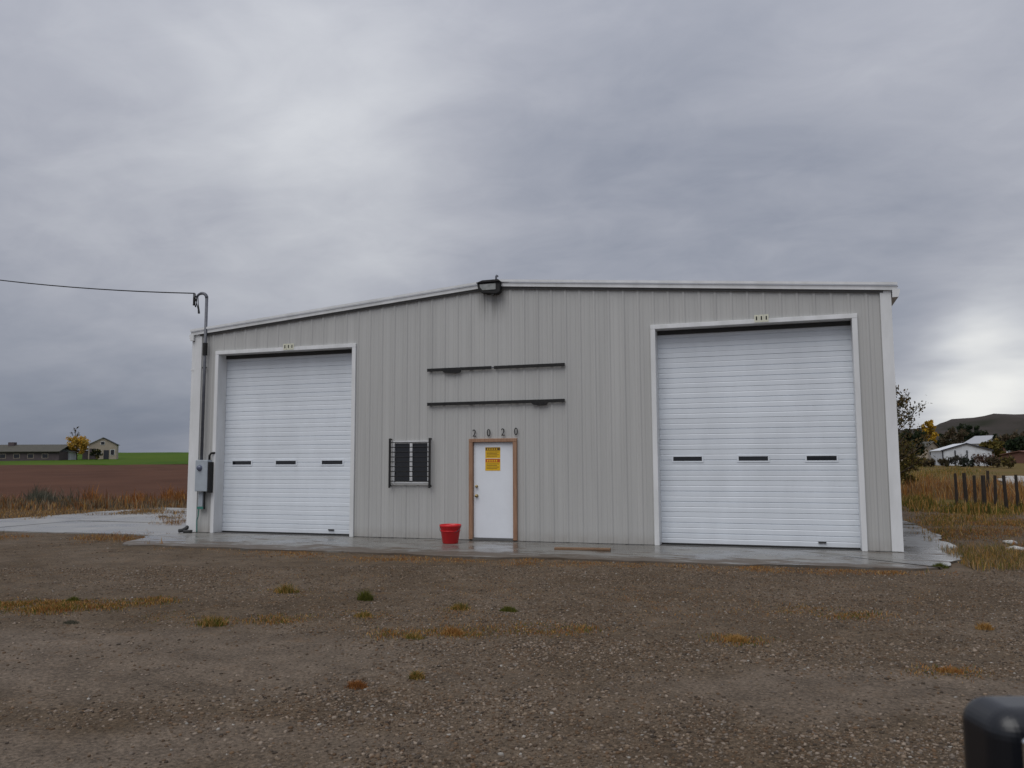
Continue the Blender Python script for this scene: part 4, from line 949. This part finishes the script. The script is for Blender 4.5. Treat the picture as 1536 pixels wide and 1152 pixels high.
cabm.build('cab', 'truck_paint', tk, bevel=0.05, seg=3, local=True)
def cabpt(x, t, side): return (x, (-0.06-0.18*t+0.004) if side > 0 else (-1.88+0.18*t-0.004), 1.14+0.66*t)
for side in (1, -1):
    for (xa, xb, xc, xd) in ((-0.05, -0.88, -0.88, -0.60), (-0.98, -1.85, -1.75, -0.98)):
        MB().quad(cabpt(xa, .1, side), cabpt(xb, .1, side), cabpt(xc, .88, side), cabpt(xd, .88, side)).build('side_window', 'dark_glass', tk, local=True)
MB().quad((0.125, -0.16, 1.22), (0.125, -1.78, 1.22), (-0.50, -1.64, 1.72), (-0.50, -0.30, 1.72)).build('windscreen', 'dark_glass', tk, local=True)
for cx in (1.15, -2.45):
    for yy, sg in ((-0.02, 1), (-1.92, -1)):
        cy = yy-sg*0.12
        wh = MB().lathe([(0.22, 0.11), (0.34, 0.12), (0.385, 0.08), (0.395, 0.0), (0.385, -0.08), (0.34, -0.12), (0.22, -0.11)], (cx, cy, 0.395), 28, 'y').build('tyre', 'dark_rubber', tk, smooth=True, local=True)
        MB().lathe([(0.0, 0.09*sg), (0.07, 0.09*sg), (0.16, 0.06*sg), (0.22, 0.10*sg), (0.225, 0.0)], (cx, cy, 0.395), 28, 'y').build('rim', 'chrome', wh, local=True)
MB().box(1.86, 1.97, -1.86, -0.08, 0.45, 0.66).build('front_bumper', 'chrome', tk, bevel=0.02, local=True)
MB().box(-3.90, -3.79, -1.86, -0.08, 0.48, 0.66).build('rear_bumper', 'chrome', tk, bevel=0.02, local=True)
MB().box(1.87, 1.90, -1.45, -0.49, 0.70, 0.92).build('grille', 'dark_rubber', tk, local=True)
for y0 in (-1.84, -0.44): MB().box(1.865, 1.90, y0, y0+0.36, 0.72, 0.92).build('headlight', 'lamp_lens', tk, bevel=0.01, local=True)
for y0 in (-1.90, -0.20): MB().box(-3.81, -3.775, y0, y0+0.16, 0.75, 1.05).build('tail_light', 'red_print', tk, bevel=0.01, local=True)
MB().box(-0.75, -0.55, -0.02, 0.012, 0.93, 0.965).build('door_handle', 'dark_rubber', tk, bevel=0.006, local=True)
mt_ = float(at_depth(1500, 1046, 1.10)[2]) + 0.011
def turned(mb, y0, sg):                         # heads of the mirrors are swung a little back on their arms
    a = hd_ang*sg; c, n_ = math.cos(a), math.sin(a)
    mb.v = [(x*c-(y-y0)*n_, x*n_+(y-y0)*c+y0, zz) for (x, y, zz) in mb.v]; return mb
for sg, y0 in ((1, 0.0), (-1, -1.94)):
    ya, yb = (y0+0.03, y0+0.295) if sg > 0 else (y0-0.295, y0-0.03)
    mi = turned(MB().box(-0.03, 0.085, ya, yb, mt_-0.20, mt_), y0, sg).build('door_mirror', 'truck_paint', tk, bevel=0.036, seg=9, smooth=False, local=True)
    turned(MB().box(-0.036, -0.024, ya+0.028, yb-0.028, mt_-0.175, mt_-0.030), y0, sg).build('mirror_glass', 'mirror_glass', mi, bevel=0.004, local=True)
    MB().box(0.0, 0.05, min(y0-0.10*sg, y0+0.05*sg), max(y0-0.10*sg, y0+0.05*sg), mt_-0.17, mt_-0.12).build('mirror_arm', 'dark_rubber', mi, bevel=0.008, local=True)
